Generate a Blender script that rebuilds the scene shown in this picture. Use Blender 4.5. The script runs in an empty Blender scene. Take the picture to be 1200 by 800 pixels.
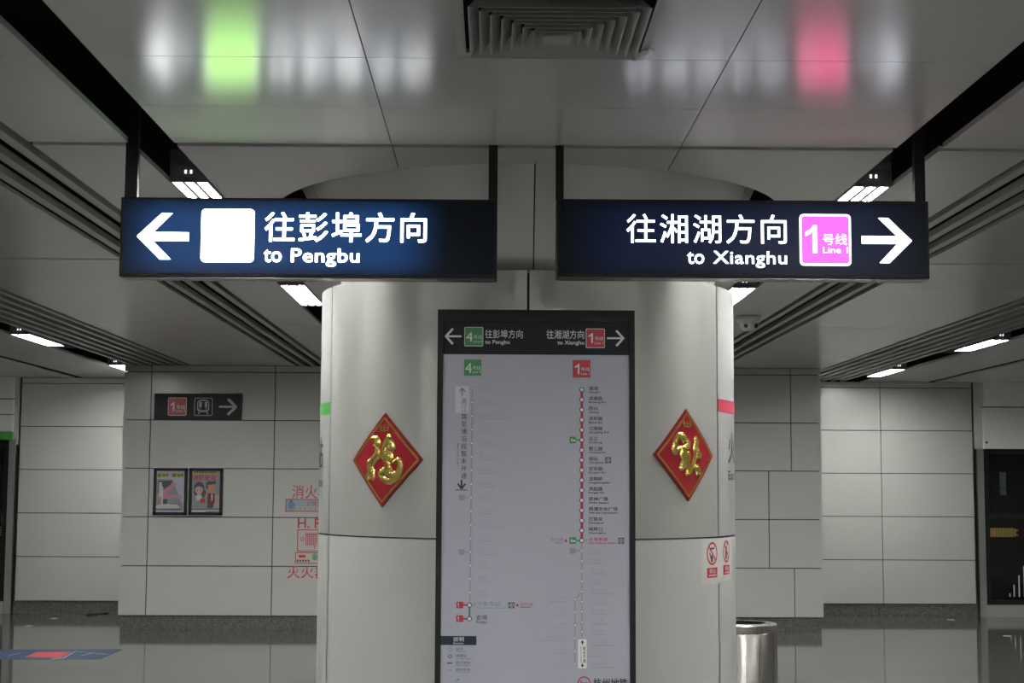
import bpy, bmesh, math, random
from mathutils import Vector, Matrix, Euler
random.seed(4)
PI = math.pi
SC = bpy.context.scene
COL = SC.collection

# ------------------------------------------------------------------ camera
F = 1800.0                       # focal length in pixels of the 1200x800 frame
PITCH = math.atan(170.0 / F)     # camera looks slightly upward
YAW = math.atan(21.3 / F)        # and a touch to the right of the hall axis
ROLL = 0.0045
EYE = Vector((0.0, 0.0, 1.6))
_fw = Vector((math.sin(YAW) * math.cos(PITCH), math.cos(YAW) * math.cos(PITCH), math.sin(PITCH)))
_r0 = Vector((math.cos(YAW), -math.sin(YAW), 0))
_u0 = _r0.cross(_fw)
_rt = _r0 * math.cos(ROLL) + _u0 * math.sin(ROLL)
_up = _u0 * math.cos(ROLL) - _r0 * math.sin(ROLL)
cam_data = bpy.data.cameras.new('camera')
cam_data.sensor_width = 36.0
cam_data.lens = F / 1200 * 36
cam = bpy.data.objects.new('camera', cam_data)
COL.objects.link(cam)
M = Matrix((_rt, _up, -_fw)).transposed().to_4x4()
M.translation = EYE
cam.matrix_world = M
SC.camera = cam

# ------------------------------------------------------------------ world, exposure
w = bpy.data.worlds.new('world'); SC.world = w
w.use_nodes = True
w.node_tree.nodes['Background'].inputs[0].default_value = (0.55, 0.6, 0.62, 1)
w.node_tree.nodes['Background'].inputs[1].default_value = 0.02
SC.view_settings.view_transform = 'Standard'
SC.view_settings.look = 'None'
SC.view_settings.gamma = 1
SC.view_settings.use_curve_mapping = False
SC.view_settings.exposure = 0.12
LAMP = 140.0                       # radiance of the ceiling tubes

# ------------------------------------------------------------------ helpers
def ray(x, y):
    return (_fw * F + _rt * (x - 600) - _up * (y - 400)).normalized()

def P(x, y, Y):                  # point on the frontal plane at distance Y
    d = ray(x, y)
    return EYE + d * (Y / d.y)

def PF(x, y, z=0.0):             # point on a horizontal plane
    d = ray(x, y)
    return EYE + d * ((z - EYE.z) / d.z)

def plane_map(xr, yr, Y):        # pixel -> upright (X, Z) on a frontal plane, exact at the reference
    c = P(xr, yr, Y)
    s = (P(xr + 50, yr, Y) - P(xr - 50, yr, Y)).length / 100
    return lambda x, y: (c.x + (x - xr) * s, P(xr, y, Y).z)

ROOT = {}
def rootloc(o):
    while o is not None and o.parent is not None:
        o = o.parent
    return ROOT.get(o.name, Vector((0, 0, 0))) if o is not None else Vector((0, 0, 0))

def tag(o, label=None, cat=None, group=None, kind=None):
    if label: o['label'] = label
    if cat: o['category'] = cat
    if group: o['group'] = group
    if kind: o['kind'] = kind
    return o

def thing(name, loc, label, cat, group=None, kind=None):
    o = bpy.data.objects.new(name, None)
    o.empty_display_size = 0.1
    COL.objects.link(o)
    o.location = loc
    ROOT[o.name] = Vector(loc)
    return tag(o, label, cat, group, kind)

def obj(name, verts, faces, mat, parent=None, smooth=False, loc=None):
    """one mesh object; verts in world coordinates"""
    off = rootloc(parent) if parent is not None else (Vector(loc) if loc is not None else Vector((0, 0, 0)))
    me = bpy.data.meshes.new(name)
    me.from_pydata([tuple(Vector(v) - off) for v in verts], [], faces)
    me.materials.append(mat)
    if smooth:
        for p in me.polygons: p.use_smooth = True
    o = bpy.data.objects.new(name, me)
    COL.objects.link(o)
    if parent is not None: o.parent = parent
    elif loc is not None:
        o.location = loc; ROOT[o.name] = Vector(loc)
    return o

_CUBE = {}
def cube_mesh(mat):
    if mat.name not in _CUBE:
        me = bpy.data.meshes.new('block_' + mat.name)
        v = [(x, y, z) for z in (-.5, .5) for y in (-.5, .5) for x in (-.5, .5)]
        f = [(0, 2, 3, 1), (4, 5, 7, 6), (0, 1, 5, 4), (2, 6, 7, 3), (0, 4, 6, 2), (1, 3, 7, 5)]
        me.from_pydata(v, [], f); me.materials.append(mat)
        _CUBE[mat.name] = me
    return _CUBE[mat.name]

def block(name, x0, x1, y0, y1, z0, z1, mat, parent=None):
    """box instance sharing one mesh per material"""
    o = bpy.data.objects.new(name, cube_mesh(mat))
    COL.objects.link(o)
    off = rootloc(parent) if parent is not None else Vector((0, 0, 0))
    o.location = Vector(((x0 + x1) / 2, (y0 + y1) / 2, (z0 + z1) / 2)) - off
    o.scale = (abs(x1 - x0), abs(y1 - y0), abs(z1 - z0))
    if parent is not None: o.parent = parent
    return o

class MB:
    def __init__(s): s.v = []; s.f = []
    def add(s, v, f):
        n = len(s.v); s.v += [tuple(p) for p in v]; s.f += [tuple(i + n for i in q) for q in f]; return s
    def box(s, x0, x1, y0, y1, z0, z1):
        v = [(x, y, z) for z in (z0, z1) for y in (y0, y1) for x in (x0, x1)]
        return s.add(v, [(0, 2, 3, 1), (4, 5, 7, 6), (0, 1, 5, 4), (2, 6, 7, 3), (0, 4, 6, 2), (1, 3, 7, 5)])
    def prism_y(s, pts, y0, y1):            # outline (X,Z), ccw seen from the camera; extruded along Y
        n = len(pts)
        v = [(a, y0, b) for a, b in pts] + [(a, y1, b) for a, b in pts]
        f = [tuple(range(n)), tuple(range(2 * n - 1, n - 1, -1))]
        f += [(i + n, (i + 1) % n + n, (i + 1) % n, i) for i in range(n)]
        return s.add(v, f)
    def prism_z(s, pts, z0, z1):
        n = len(pts)
        v = [(a, b, z0) for a, b in pts] + [(a, b, z1) for a, b in pts]
        f = [tuple(range(n - 1, -1, -1)), tuple(range(n, 2 * n))]
        f += [(i, (i + 1) % n, (i + 1) % n + n, i + n) for i in range(n)]
        return s.add(v, f)
    def lathe(s, prof, cx, cy, n=48, a0=0, a1=2 * PI):   # prof [(r,z)]; angle 0 faces the camera
        full = abs(a1 - a0 - 2 * PI) < 1e-6
        m = n if full else n + 1
        v = []
        for i in range(m):
            a = a0 + (a1 - a0) * i / n
            for r, z in prof: v.append((cx + r * math.sin(a), cy - r * math.cos(a), z))
        k = len(prof); f = []
        for i in range(n):
            j = (i + 1) % m
            for q in range(k - 1):
                f.append((i * k + q, j * k + q, j * k + q + 1, i * k + q + 1))
        return s.add(v, f)
    def tube(s, p0, p1, r, n=12):
        p0 = Vector(p0); p1 = Vector(p1); d = (p1 - p0).normalized()
        a = d.orthogonal().normalized(); b = d.cross(a)
        v = []
        for p in (p0, p1):
            for i in range(n):
                t = 2 * PI * i / n
                v.append(p + a * (r * math.cos(t)) + b * (r * math.sin(t)))
        f = [(i, (i + 1) % n, (i + 1) % n + n, i + n) for i in range(n)]
        f += [tuple(range(n - 1, -1, -1)), tuple(range(n, 2 * n))]
        return s.add(v, f)
    def build(s, name, mat, parent=None, smooth=False, loc=None):
        return obj(name, s.v, s.f, mat, parent, smooth, loc)

def smooth_angle(o, deg=35):
    me = o.data
    for p in me.polygons: p.use_smooth = True
    me.set_sharp_from_angle(angle=math.radians(deg))
    return o

def bevel(o, wdt, seg=2):
    m = o.modifiers.new('bevel', 'BEVEL'); m.width = wdt; m.segments = seg; m.limit_method = 'ANGLE'
    return o

# ------------------------------------------------------------------ text as mesh
_TXT = {}
def text_geo(body, bold=0.0, vertical=False, spacing=1.0, line=1.0):
    key = (body, bold, vertical, spacing, line)
    if key in _TXT: return _TXT[key]
    if body == '1':              # plain gothic figure one
        v = [(*p, 0) for p in ((.62, 0), (1, 0), (1, 1), (.7, 1), (.45, .86), (0, .74), (0, .6), (.35, .66), (.62, .78))]
        g = (v, [(0, 1, 2, 3, 8), (3, 4, 7, 8), (4, 5, 6, 7)], .45)
        _TXT[key] = g
        return g
    cu = bpy.data.curves.new('txt', 'FONT')
    cu.body = '\n'.join(body) if vertical else body
    cu.size = 1.0
    cu.space_character = spacing
    cu.space_line = line
    cu.resolution_u = 3
    o = bpy.data.objects.new('txt', cu)
    COL.objects.link(o)
    dg = bpy.context.evaluated_depsgraph_get()
    ev = o.evaluated_get(dg)
    me = ev.to_mesh()
    v0 = [(p.co.x, p.co.y) for p in me.vertices]
    f0 = [tuple(p.vertices) for p in me.polygons]
    ev.to_mesh_clear()
    bpy.data.objects.remove(o); bpy.data.curves.remove(cu)
    v, f = list(v0), list(f0)
    if bold:                     # heavier strokes: the same glyphs nudged around a small circle
        v, f = [], []
        for i in range(8):
            a = 2 * PI * i / 8; n = len(v)
            v += [(x + bold * math.cos(a), y + bold * math.sin(a), i) for x, y in v0]
            f += [tuple(q + n for q in t) for t in f0]
    x0 = min(p[0] for p in v); x1 = max(p[0] for p in v)
    y0 = min(p[1] for p in v); y1 = max(p[1] for p in v)
    g = ([((p[0] - x0) / max(x1 - x0, 1e-6), (p[1] - y0) / max(y1 - y0, 1e-6), .0001 * (p[2] if len(p) > 2 else 0)) for p in v], f, (x1 - x0) / max(y1 - y0, 1e-6))
    _TXT[key] = g
    return g

class Print(MB):
    """flat print on a frontal plane Y, laid out in a plane_map"""
    def __init__(s, mp, Y): super().__init__(); s.mp = mp; s.Y = Y
    def poly(s, pts, dy=0.0):
        pts = [s.mp(*p) for p in pts]
        a = sum(pts[i][0] * pts[(i + 1) % len(pts)][1] - pts[(i + 1) % len(pts)][0] * pts[i][1] for i in range(len(pts)))
        if a < 0: pts = pts[::-1]
        return s.add([(x, s.Y - dy, z) for x, z in pts], [tuple(range(len(pts)))])
    def rect(s, x0, y0, x1, y1, dy=0.0):
        return s.poly([(x0, y0), (x1, y0), (x1, y1), (x0, y1)], dy)
    def rrect(s, x0, y0, x1, y1, r, dy=0.0):
        return s.poly(rr_pts(x0, y0, x1, y1, r), dy)
    def frame(s, x0, y0, x1, y1, t, dy=0.0):
        s.rect(x0, y0, x1, y0 + t, dy); s.rect(x0, y1 - t, x1, y1, dy)
        s.rect(x0, y0, x0 + t, y1, dy); return s.rect(x1 - t, y0, x1, y1, dy)
    def disc(s, x, y, rx, ry=None, n=20, dy=0.0):
        ry = ry or rx
        return s.poly([(x + rx * math.cos(2 * PI * i / n), y + ry * math.sin(2 * PI * i / n)) for i in range(n)], dy)
    def ring(s, x, y, rx, ry, t, n=24, dy=0.0):
        for i in range(n):
            a, b = 2 * PI * i / n, 2 * PI * (i + 1) / n
            s.poly([(x + rx * math.cos(a), y + ry * math.sin(a)), (x + rx * math.cos(b), y + ry * math.sin(b)),
                    (x + (rx - t) * math.cos(b), y + (ry - t) * math.sin(b)), (x + (rx - t) * math.cos(a), y + (ry - t) * math.sin(a))], dy)
        return s
    def seg(s, x0, y0, x1, y1, t, dy=0.0):
        L = math.hypot(x1 - x0, y1 - y0); nx, ny = -(y1 - y0) / L * t / 2, (x1 - x0) / L * t / 2
        return s.poly([(x0 + nx, y0 + ny), (x1 + nx, y1 + ny), (x1 - nx, y1 - ny), (x0 - nx, y0 - ny)], dy)
    def text(s, body, x0, y0, x1, y1, bold=0.0, vertical=False, dy=0.0, spacing=1.0, line=1.0):
        v, f, asp = text_geo(body, bold, vertical, spacing, line)
        if x1 is None: x1 = x0 + (y1 - y0) * asp
        out = []
        for a, b, l in v:
            X, Z = s.mp(x0 + a * (x1 - x0), y1 - b * (y1 - y0))
            out.append((X, s.Y - dy - l, Z))
        return s.add(out, f)
    def rtext(s, body, x1, y0, y1, bold=0.0, dy=0.0):       # right aligned
        asp = text_geo(body, bold)[2]
        return s.text(body, x1 - (y1 - y0) * asp, y0, x1, y1, bold, dy=dy)

def rr_pts(x0, y0, x1, y1, r, n=5):
    out = []
    for cx, cy, a in ((x1 - r, y0 + r, -90), (x1 - r, y1 - r, 0), (x0 + r, y1 - r, 90), (x0 + r, y0 + r, 180)):
        for i in range(n + 1):
            t = math.radians(a + 90 * i / n)
            out.append((cx + r * math.cos(t), cy + r * math.sin(t)))
    return out

# ------------------------------------------------------------------ materials
def mat(name, color, rough=0.5, metal=0.0, spec=0.5, noise=0.0, nscale=8.0, rnoise=0.0, stretch=(1, 1, 1), bump=0.0, ior=1.5,
        transmission=0.0, emit=None, emit_s=0.0, coat=0.0, aniso=0.0):
    m = bpy.data.materials.new(name); m.use_nodes = True
    nt = m.node_tree; b = nt.nodes['Principled BSDF']
    b.inputs['Base Color'].default_value = (*color, 1)
    b.inputs['Roughness'].default_value = rough
    b.inputs['Metallic'].default_value = metal
    b.inputs['Specular IOR Level'].default_value = spec
    b.inputs['IOR'].default_value = ior
    b.inputs['Transmission Weight'].default_value = transmission
    b.inputs['Coat Weight'].default_value = coat
    b.inputs['Anisotropic'].default_value = aniso
    if emit:
        b.inputs['Emission Color'].default_value = (*emit, 1)
        b.inputs['Emission Strength'].default_value = emit_s
    if noise or rnoise or bump:
        tc = nt.nodes.new('ShaderNodeNewGeometry')
        mp = nt.nodes.new('ShaderNodeMapping'); mp.inputs['Scale'].default_value = stretch
        nz = nt.nodes.new('ShaderNodeTexNoise'); nz.inputs['Scale'].default_value = nscale; nz.inputs['Detail'].default_value = 5
        nt.links.new(tc.outputs['Position'], mp.inputs['Vector'])
        nt.links.new(mp.outputs['Vector'], nz.inputs['Vector'])
        if noise:
            rp = nt.nodes.new('ShaderNodeMapRange'); rp.inputs['From Min'].default_value = .25; rp.inputs['From Max'].default_value = .75
            rp.inputs['To Min'].default_value = 1 - noise; rp.inputs['To Max'].default_value = 1 + noise
            nt.links.new(nz.outputs['Fac'], rp.inputs['Value'])
            mx = nt.nodes.new('ShaderNodeVectorMath'); mx.operation = 'SCALE'; mx.inputs[0].default_value = color
            nt.links.new(rp.outputs['Result'], mx.inputs['Scale'])
            nt.links.new(mx.outputs['Vector'], b.inputs['Base Color'])
        if rnoise:
            rr = nt.nodes.new('ShaderNodeMapRange'); rr.inputs['From Min'].default_value = .3; rr.inputs['From Max'].default_value = .7
            rr.inputs['To Min'].default_value = max(0, rough - rnoise); rr.inputs['To Max'].default_value = rough + rnoise
            nt.links.new(nz.outputs['Fac'], rr.inputs['Value'])
            nt.links.new(rr.outputs['Result'], b.inputs['Roughness'])
        if bump:
            bp = nt.nodes.new('ShaderNodeBump'); bp.inputs['Strength'].default_value = bump; bp.inputs['Distance'].default_value = 0.01
            nt.links.new(nz.outputs['Fac'], bp.inputs['Height'])
            nt.links.new(bp.outputs['Normal'], b.inputs['Normal'])
    return m

def emis(name, color, s):
    return mat(name, (0.02, 0.02, 0.02), rough=0.4, emit=color, emit_s=s)

m_ceil = mat('ceiling_paint', (0.53, 0.535, 0.52), rough=0.21, ior=1.62, noise=0.02, nscale=1.2)
m_slat = mat('slat_paint', (0.36, 0.37, 0.35), rough=0.35)
m_void = mat('void_black', (0.006, 0.006, 0.006), rough=0.9, spec=0.1)
m_joint = mat('joint_dark', (0.05, 0.05, 0.047), rough=0.8, spec=0.2)
m_wall = mat('wall_enamel', (0.46, 0.47, 0.445), rough=0.22, noise=0.025, nscale=1.3, rnoise=0.04)
m_hall = mat('hall_wall', (0.62, 0.62, 0.60), rough=0.5)
m_skirt = mat('skirting_granite', (0.10, 0.10, 0.095), rough=0.3, noise=0.55, nscale=38, bump=0.05)
m_floor = mat('floor_granite', (0.095, 0.095, 0.09), rough=0.07, ior=1.42, noise=0.22, nscale=60, rnoise=0.015)
m_col = mat('column_lower', (0.62, 0.625, 0.60), rough=0.32, metal=0.2, noise=0.02, nscale=3, stretch=(1, 1, .1), aniso=0.5)
m_colup = mat('column_upper', (0.68, 0.68, 0.65), rough=0.24, metal=0.55, noise=0.02, nscale=3, stretch=(1, 1, .1), aniso=0.8)
for _m in (m_col, m_colup):      # brushed along the height
    _t = _m.node_tree.nodes.new('ShaderNodeCombineXYZ'); _t.inputs[2].default_value = 1.0
    _m.node_tree.links.new(_t.outputs[0], _m.node_tree.nodes['Principled BSDF'].inputs['Tangent'])
m_cap = mat('capital_metal', (0.70, 0.70, 0.68), rough=0.32, metal=0.4)
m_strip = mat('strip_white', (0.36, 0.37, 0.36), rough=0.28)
m_black = mat('black_powder', (0.010, 0.011, 0.011), rough=0.5, spec=.3)
m_frame = mat('frame_dark', (0.016, 0.018, 0.017), rough=0.5, spec=0.2)
m_alu = mat('aluminium', (0.5, 0.5, 0.49), rough=0.28, metal=0.9)
m_trim = mat('sign_trim', (0.16, 0.16, 0.16), rough=0.25, metal=0.7)
m_steel = mat('stainless', (0.40, 0.385, 0.36), rough=0.3, metal=1.0, noise=0.06, nscale=4, stretch=(30, 30, .3), rnoise=0.05)
m_lampbody = mat('lamp_housing', (0.45, 0.45, 0.45), rough=0.35)
m_endplate = mat('lamp_end', (0.14, 0.14, 0.145), rough=0.4)
m_tube = emis('lamp_tube', (1.0, 0.99, 0.96), LAMP)
m_glow = emis('lamp_contact', (1, 1, 1), 2.0)
m_diff = mat('diffuser_paint', (0.36, 0.365, 0.35), rough=0.4)
m_tape = mat('tape', (0.85, 0.87, 0.95), rough=0.3, metal=0.5)
m_signwhite = emis('sign_white', (0.97, 0.98, 1.0), 7.5)
m_signcool = emis('sign_white_cool', (0.86, 0.89, 1.0), 4.5)
m_signgreen = emis('sign_green', (0.46, 1.0, 0.20), 6.0)
m_signpink = emis('sign_pink', (1.0, 0.034, 0.26), 4.0)
m_badgewhite = emis('badge_white', (0.97, 0.98, 1.0), 2.0)
m_sheet = mat('map_sheet', (0.44, 0.45, 0.525), rough=0.5, spec=.3, noise=0.03, nscale=3)
m_header = mat('map_header', (0.013, 0.015, 0.021), rough=0.5, spec=0.2)
m_pwhite = mat('print_white', (0.72, 0.73, 0.74), rough=0.4)
m_pgrey = mat('print_grey', (0.30, 0.31, 0.355), rough=0.4)
m_pfaint = mat('print_faint', (0.375, 0.385, 0.445), rough=0.4)
m_pmid = mat('print_mid_grey', (0.20, 0.23, 0.235), rough=0.4)
m_pblack = mat('print_black', (0.03, 0.032, 0.038), rough=0.4)
m_pred = mat('print_red', (0.50, 0.03, 0.055), rough=0.35)
m_pgreen = mat('print_green', (0.05, 0.26, 0.08), rough=0.35)
m_tagwhite = mat('tag_white', (0.82, 0.82, 0.82), rough=0.4)
m_navy = mat('print_navy', (0.008, 0.02, 0.035), rough=0.35)
m_redlac = mat('red_lacquer', (0.40, 0.022, 0.032), rough=0.16, coat=0.6)
m_rededge = mat('red_dark_edge', (0.28, 0.01, 0.014), rough=0.3)
m_gold = mat('gold_foil', (1.0, 0.76, 0.2), rough=0.25, metal=1.0)
m_bandgreen = mat('band_green', (0.07, 0.32, 0.07), rough=0.3)
m_bandred = mat('band_red', (0.50, 0.06, 0.10), rough=0.3)
m_wsign = mat('wall_sign_grey', (0.045, 0.05, 0.048), rough=0.6, spec=0.15)
m_wsignred = mat('wall_sign_red', (0.45, 0.05, 0.07), rough=0.4)
m_wsignwhite = mat('wall_sign_white', (0.50, 0.51, 0.51), rough=0.4)
m_redtext = mat('red_vinyl', (0.48, 0.035, 0.07), rough=0.4)
m_stickerw = mat('sticker_white', (0.68, 0.68, 0.66), rough=0.4)
m_stickerr = mat('sticker_red', (0.62, 0.035, 0.06), rough=0.4)
m_glass = mat('door_glass', (0.30, 0.33, 0.34), rough=0.02, transmission=1.0, ior=1.45)
m_tunnel = mat('tunnel_dark', (0.01, 0.011, 0.012), rough=0.8)
m_header_w = mat('door_header', (0.80, 0.80, 0.81), rough=0.3)
m_sill = mat('door_sill', (0.45, 0.44, 0.42), rough=0.35, metal=0.4)
m_plastic = mat('camera_white', (0.6, 0.6, 0.58), rough=0.35)
m_leaf = mat('scrap_dark', (0.02, 0.018, 0.015), rough=0.7)
m_fleck = mat('fleck_white', (0.4, 0.4, 0.39), rough=0.6)
m_decal = mat('floor_blue', (0.035, 0.06, 0.11), rough=0.6, spec=0.1)
m_decalr = mat('floor_red', (0.48, 0.07, 0.075), rough=0.6, spec=0.1)
m_decalw = mat('floor_white', (0.35, 0.37, 0.4), rough=0.6, spec=0.1)
m_yellow = mat('poster_yellow', (0.62, 0.55, 0.03), rough=0.4)
m_blue = mat('poster_blue', (0.07, 0.25, 0.5), rough=0.4)
m_gold_p = mat('decal_gold', (0.24, 0.18, 0.05), rough=0.4)

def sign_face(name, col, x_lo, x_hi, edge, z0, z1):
    """backlit navy film: uneven backlight and lens glow painted into the emission"""
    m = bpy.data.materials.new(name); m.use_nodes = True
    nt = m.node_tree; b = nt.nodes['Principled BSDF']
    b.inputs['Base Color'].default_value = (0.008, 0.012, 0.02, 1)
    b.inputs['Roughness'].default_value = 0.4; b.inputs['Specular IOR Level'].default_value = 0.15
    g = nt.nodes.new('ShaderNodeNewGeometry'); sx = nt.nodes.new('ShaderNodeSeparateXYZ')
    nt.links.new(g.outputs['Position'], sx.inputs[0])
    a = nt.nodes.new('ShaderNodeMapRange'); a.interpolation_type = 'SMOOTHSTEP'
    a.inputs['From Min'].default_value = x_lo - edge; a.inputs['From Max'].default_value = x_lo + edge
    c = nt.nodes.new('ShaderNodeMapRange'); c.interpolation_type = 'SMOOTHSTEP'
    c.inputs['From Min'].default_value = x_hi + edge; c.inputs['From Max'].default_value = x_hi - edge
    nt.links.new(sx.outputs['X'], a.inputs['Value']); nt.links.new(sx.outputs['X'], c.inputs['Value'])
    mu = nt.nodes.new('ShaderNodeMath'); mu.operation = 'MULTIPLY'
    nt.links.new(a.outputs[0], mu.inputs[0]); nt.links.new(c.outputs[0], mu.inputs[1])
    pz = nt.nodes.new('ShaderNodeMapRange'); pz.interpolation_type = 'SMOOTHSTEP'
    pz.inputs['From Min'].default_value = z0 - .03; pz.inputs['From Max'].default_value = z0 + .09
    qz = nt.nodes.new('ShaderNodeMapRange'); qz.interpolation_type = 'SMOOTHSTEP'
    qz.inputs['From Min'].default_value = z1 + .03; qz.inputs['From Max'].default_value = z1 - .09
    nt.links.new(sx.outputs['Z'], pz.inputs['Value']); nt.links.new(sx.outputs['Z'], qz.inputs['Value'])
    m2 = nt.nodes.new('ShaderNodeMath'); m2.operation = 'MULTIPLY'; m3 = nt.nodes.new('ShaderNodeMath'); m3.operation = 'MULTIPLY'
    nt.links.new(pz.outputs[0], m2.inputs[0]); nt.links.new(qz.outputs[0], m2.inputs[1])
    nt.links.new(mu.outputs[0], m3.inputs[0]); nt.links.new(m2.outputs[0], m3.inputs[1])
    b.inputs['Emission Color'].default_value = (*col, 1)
    nt.links.new(m3.outputs[0], b.inputs['Emission Strength'])  # glow painted as emission, brighter mid-face, fading to ends and edges
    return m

# ================================================================== STRUCTURE
XA = 0.165            # axis of the hall: column and ceiling are symmetric about it
CZ = 2.95             # ceiling height
YN, YD = 17.35, 19.46 # poster wall and door wall distances
XW = 9.0
# ---- floor
fl = block('floor', -XW, XW, -8, YD + 2.2, -0.12, 0.0, m_floor)
tag(fl, 'polished grey granite floor mirroring the pale walls', 'floor', kind='structure')

# ---- ceiling
ceil = thing('ceiling', (XA, 7, CZ), 'grey metal panel ceiling with dark slots and slatted grilles', 'ceiling', kind='structure')
block('plenum', -XW, XW, -8, YD + .3, 3.42, 3.5, m_void, ceil)
rows = [(-8, .01), (-4.4, .03), (-1.0, .03), (2.5, .03), (4.765, .004), (5.4, .003), (6.03, .055), (9.17, .05), (10.38, .004), (12.86, .016), (15.6, .004), (YD + .2, .01)]
TH = 0.022
HR, HY = 1.235, 7.58      # round opening around the column
def hole_poly(x0, x1, y0, y1):
    """outline(s) of panel minus the round opening; x relative to axis"""
    def hy(x): return math.sqrt(max(HR * HR - x * x, 0))
    out = []
    n = 24
    if x0 < 0 < x1:
        xs = [x0 + (x1 - x0) * i / n for i in range(n + 1)]
        out.append([(x0, y0), (x1, y0)] + [(x, HY - hy(x)) for x in reversed(xs)])
        out.append([(x, HY + hy(x)) for x in xs] + [(x1, y1), (x0, y1)])
    else:
        s = 1 if x0 > 0 else -1
        xi, xo = (x0, x1) if s > 0 else (-x1, -x0)
        a0 = math.asin(xi / HR)
        arc = []
        for i in range(2 * n + 1):
            a = a0 + (PI - 2 * a0) * i / (2 * n)
            arc.append((HR * math.sin(a), HY - HR * math.cos(a)))
        pts = [(xi, y0), (xo, y0), (xo, y1), (xi, y1)] + arc[::-1]
        if s < 0: pts = [(-x, y) for x, y in pts][::-1]
        out.append(pts)
    return out
cols = [(-.575, .575), (.575, 1.435), (1.62, 2.012), (2.41, 3.585), (4.55, 5.36), (5.51, XW + .2)]
cols = cols + [(-b, -a) for a, b in cols[1:]]
for (a, b) in cols:
    for i in range(len(rows) - 1):
        y0 = rows[i][0] + rows[i][1] / 2; y1 = rows[i + 1][0] - rows[i + 1][1] / 2
        g0 = .002 if abs(abs(a) - .575) < .01 else 0; g1 = .002 if abs(abs(b) - .575) < .01 else 0
        if rows[i][0] == 6.03 and max(abs(a), abs(b)) < 1.5:
            for pts in hole_poly(a + g0, b - g1, y0, y1):
                MB().prism_z([(XA + x, y) for x, y in pts], CZ, CZ + TH).build('ceiling_panel', m_ceil, ceil)
        else:
            x0, x1 = max(XA + a + g0, -XW), min(XA + b - g1, XW)
            block('ceiling_panel', x0, x1, y0, y1, CZ, CZ + TH, m_ceil, ceil)
for s in (-1, 1):
    for c in (2.082, 2.21, 2.333): block('slat', XA + s * c - .024, XA + s * c + .024, -8, YD, CZ, CZ + .034, m_slat, ceil)
    for k in range(6):
        c = 3.65 + .122 * k
        block('slat', XA + s * c - .022, XA + s * c + .022, -8, YD, CZ, CZ + .034, m_slat, ceil)

# ---- walls built from enamel panels
ZJ = [.16, .7025, 1.245, 1.788, 2.33, 2.873, CZ]
def wall_panels(parent, Yf, spans, gap=.010, th=.03):
    """spans[row] = list of (x0,x1)"""
    for r in range(6):
        for (x0, x1) in spans[r]:
            block('wall_panel', x0 + gap / 2, x1 - gap / 2, Yf, Yf + th, ZJ[r] + (gap / 2 if r else 0), ZJ[r + 1] - gap / 2, m_wall, parent)
XL, XR = -4.17, 3.71
wc = thing('wall_center', (0, YN, 0), 'pale panelled wall block behind the round column', 'wall', kind='structure')
MB().box(XL + .03, XR - .03, YN + .03, YD + .2, 0, CZ).build('wall_core', m_joint, wc)
MB().box(XL + .025, XR - .025, YN + .024, YN + .035, 0, .155).build('skirting', m_skirt, wc)
std = [(XL, -3.86), (-3.86, -2.465), (-2.465, -1.07), (-1.07, .33), (.33, 1.73), (1.73, 3.10)]
sp = []
for r in range(6):
    if r == 0: tail = [(.33, 1.95), (1.95, 3.385), (3.385, XR)]
    elif r in (1, 2): tail = [(.33, 1.73), (1.73, 3.105), (3.105, XR)]
    else: tail = [(.33, 1.95), (1.95, 3.365), (3.365, XR)]
    sp.append(std[:4] + tail)
wall_panels(wc, YN, sp)
for s, xs in ((-1, XL), (1, XR)):         # returns of the block
    for r in range(6):
        block('wall_panel', xs - .0 * s if s < 0 else xs - .03, xs + .03 if s < 0 else xs, YN + .04, YD, ZJ[r] + .007, ZJ[r + 1] - .007, m_wall, wc)
XDL, XDR = -5.985, 6.105
wl = thing('wall_left', (-5, YD, 0), 'pale panelled wall between screen door and poster wall, left side', 'wall', kind='structure')
MB().box(XDL, XL + .05, YD + .03, YD + .25, 0, CZ).build('wall_core', m_joint, wl)
MB().box(XDL, XL + .05, YD + .02, YD + .035, 0, .155).build('skirting', m_skirt, wl)
wall_panels(wl, YD, [[(XDL + .02, XL + .05)]] * 6)
wr = thing('wall_right', (5, YD, 0), 'pale panelled wall beside the dark glass screen door, right side', 'wall', kind='structure')
MB().box(XR - .05, XDR, YD + .03, YD + .25, 0, CZ).build('wall_core', m_joint, wr)
MB().box(XR - .05, XDR, YD + .02, YD + .035, 0, .155).build('skirting', m_skirt, wr)
wall_panels(wr, YD, [[(XR - .05, 4.915), (4.915, XDR - .02)]] * 6)
# ---- rest of the hall, outside the view
tag(block('wall_side_left', -XW - .2, -XW, -8, YD + 2.2, 0, 3.5, m_hall), 'plain hall wall far to the left, outside the picture', 'wall', kind='structure')
tag(block('wall_side_right', XW, XW + .2, -8, YD + 2.2, 0, 3.5, m_hall), 'plain hall wall far to the right, outside the picture', 'wall', kind='structure')
tag(block('wall_rear', -XW - .2, XW + .2, -8.2, -8, 0, 3.5, m_hall), 'plain hall wall behind the viewpoint', 'wall', kind='structure')
tag(block('wall_tunnel', -XW - .2, XW + .2, YD + 2.0, YD + 2.2, 0, 3.5, m_tunnel), 'dark tunnel wall behind the screen doors', 'wall', kind='structure')

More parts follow.
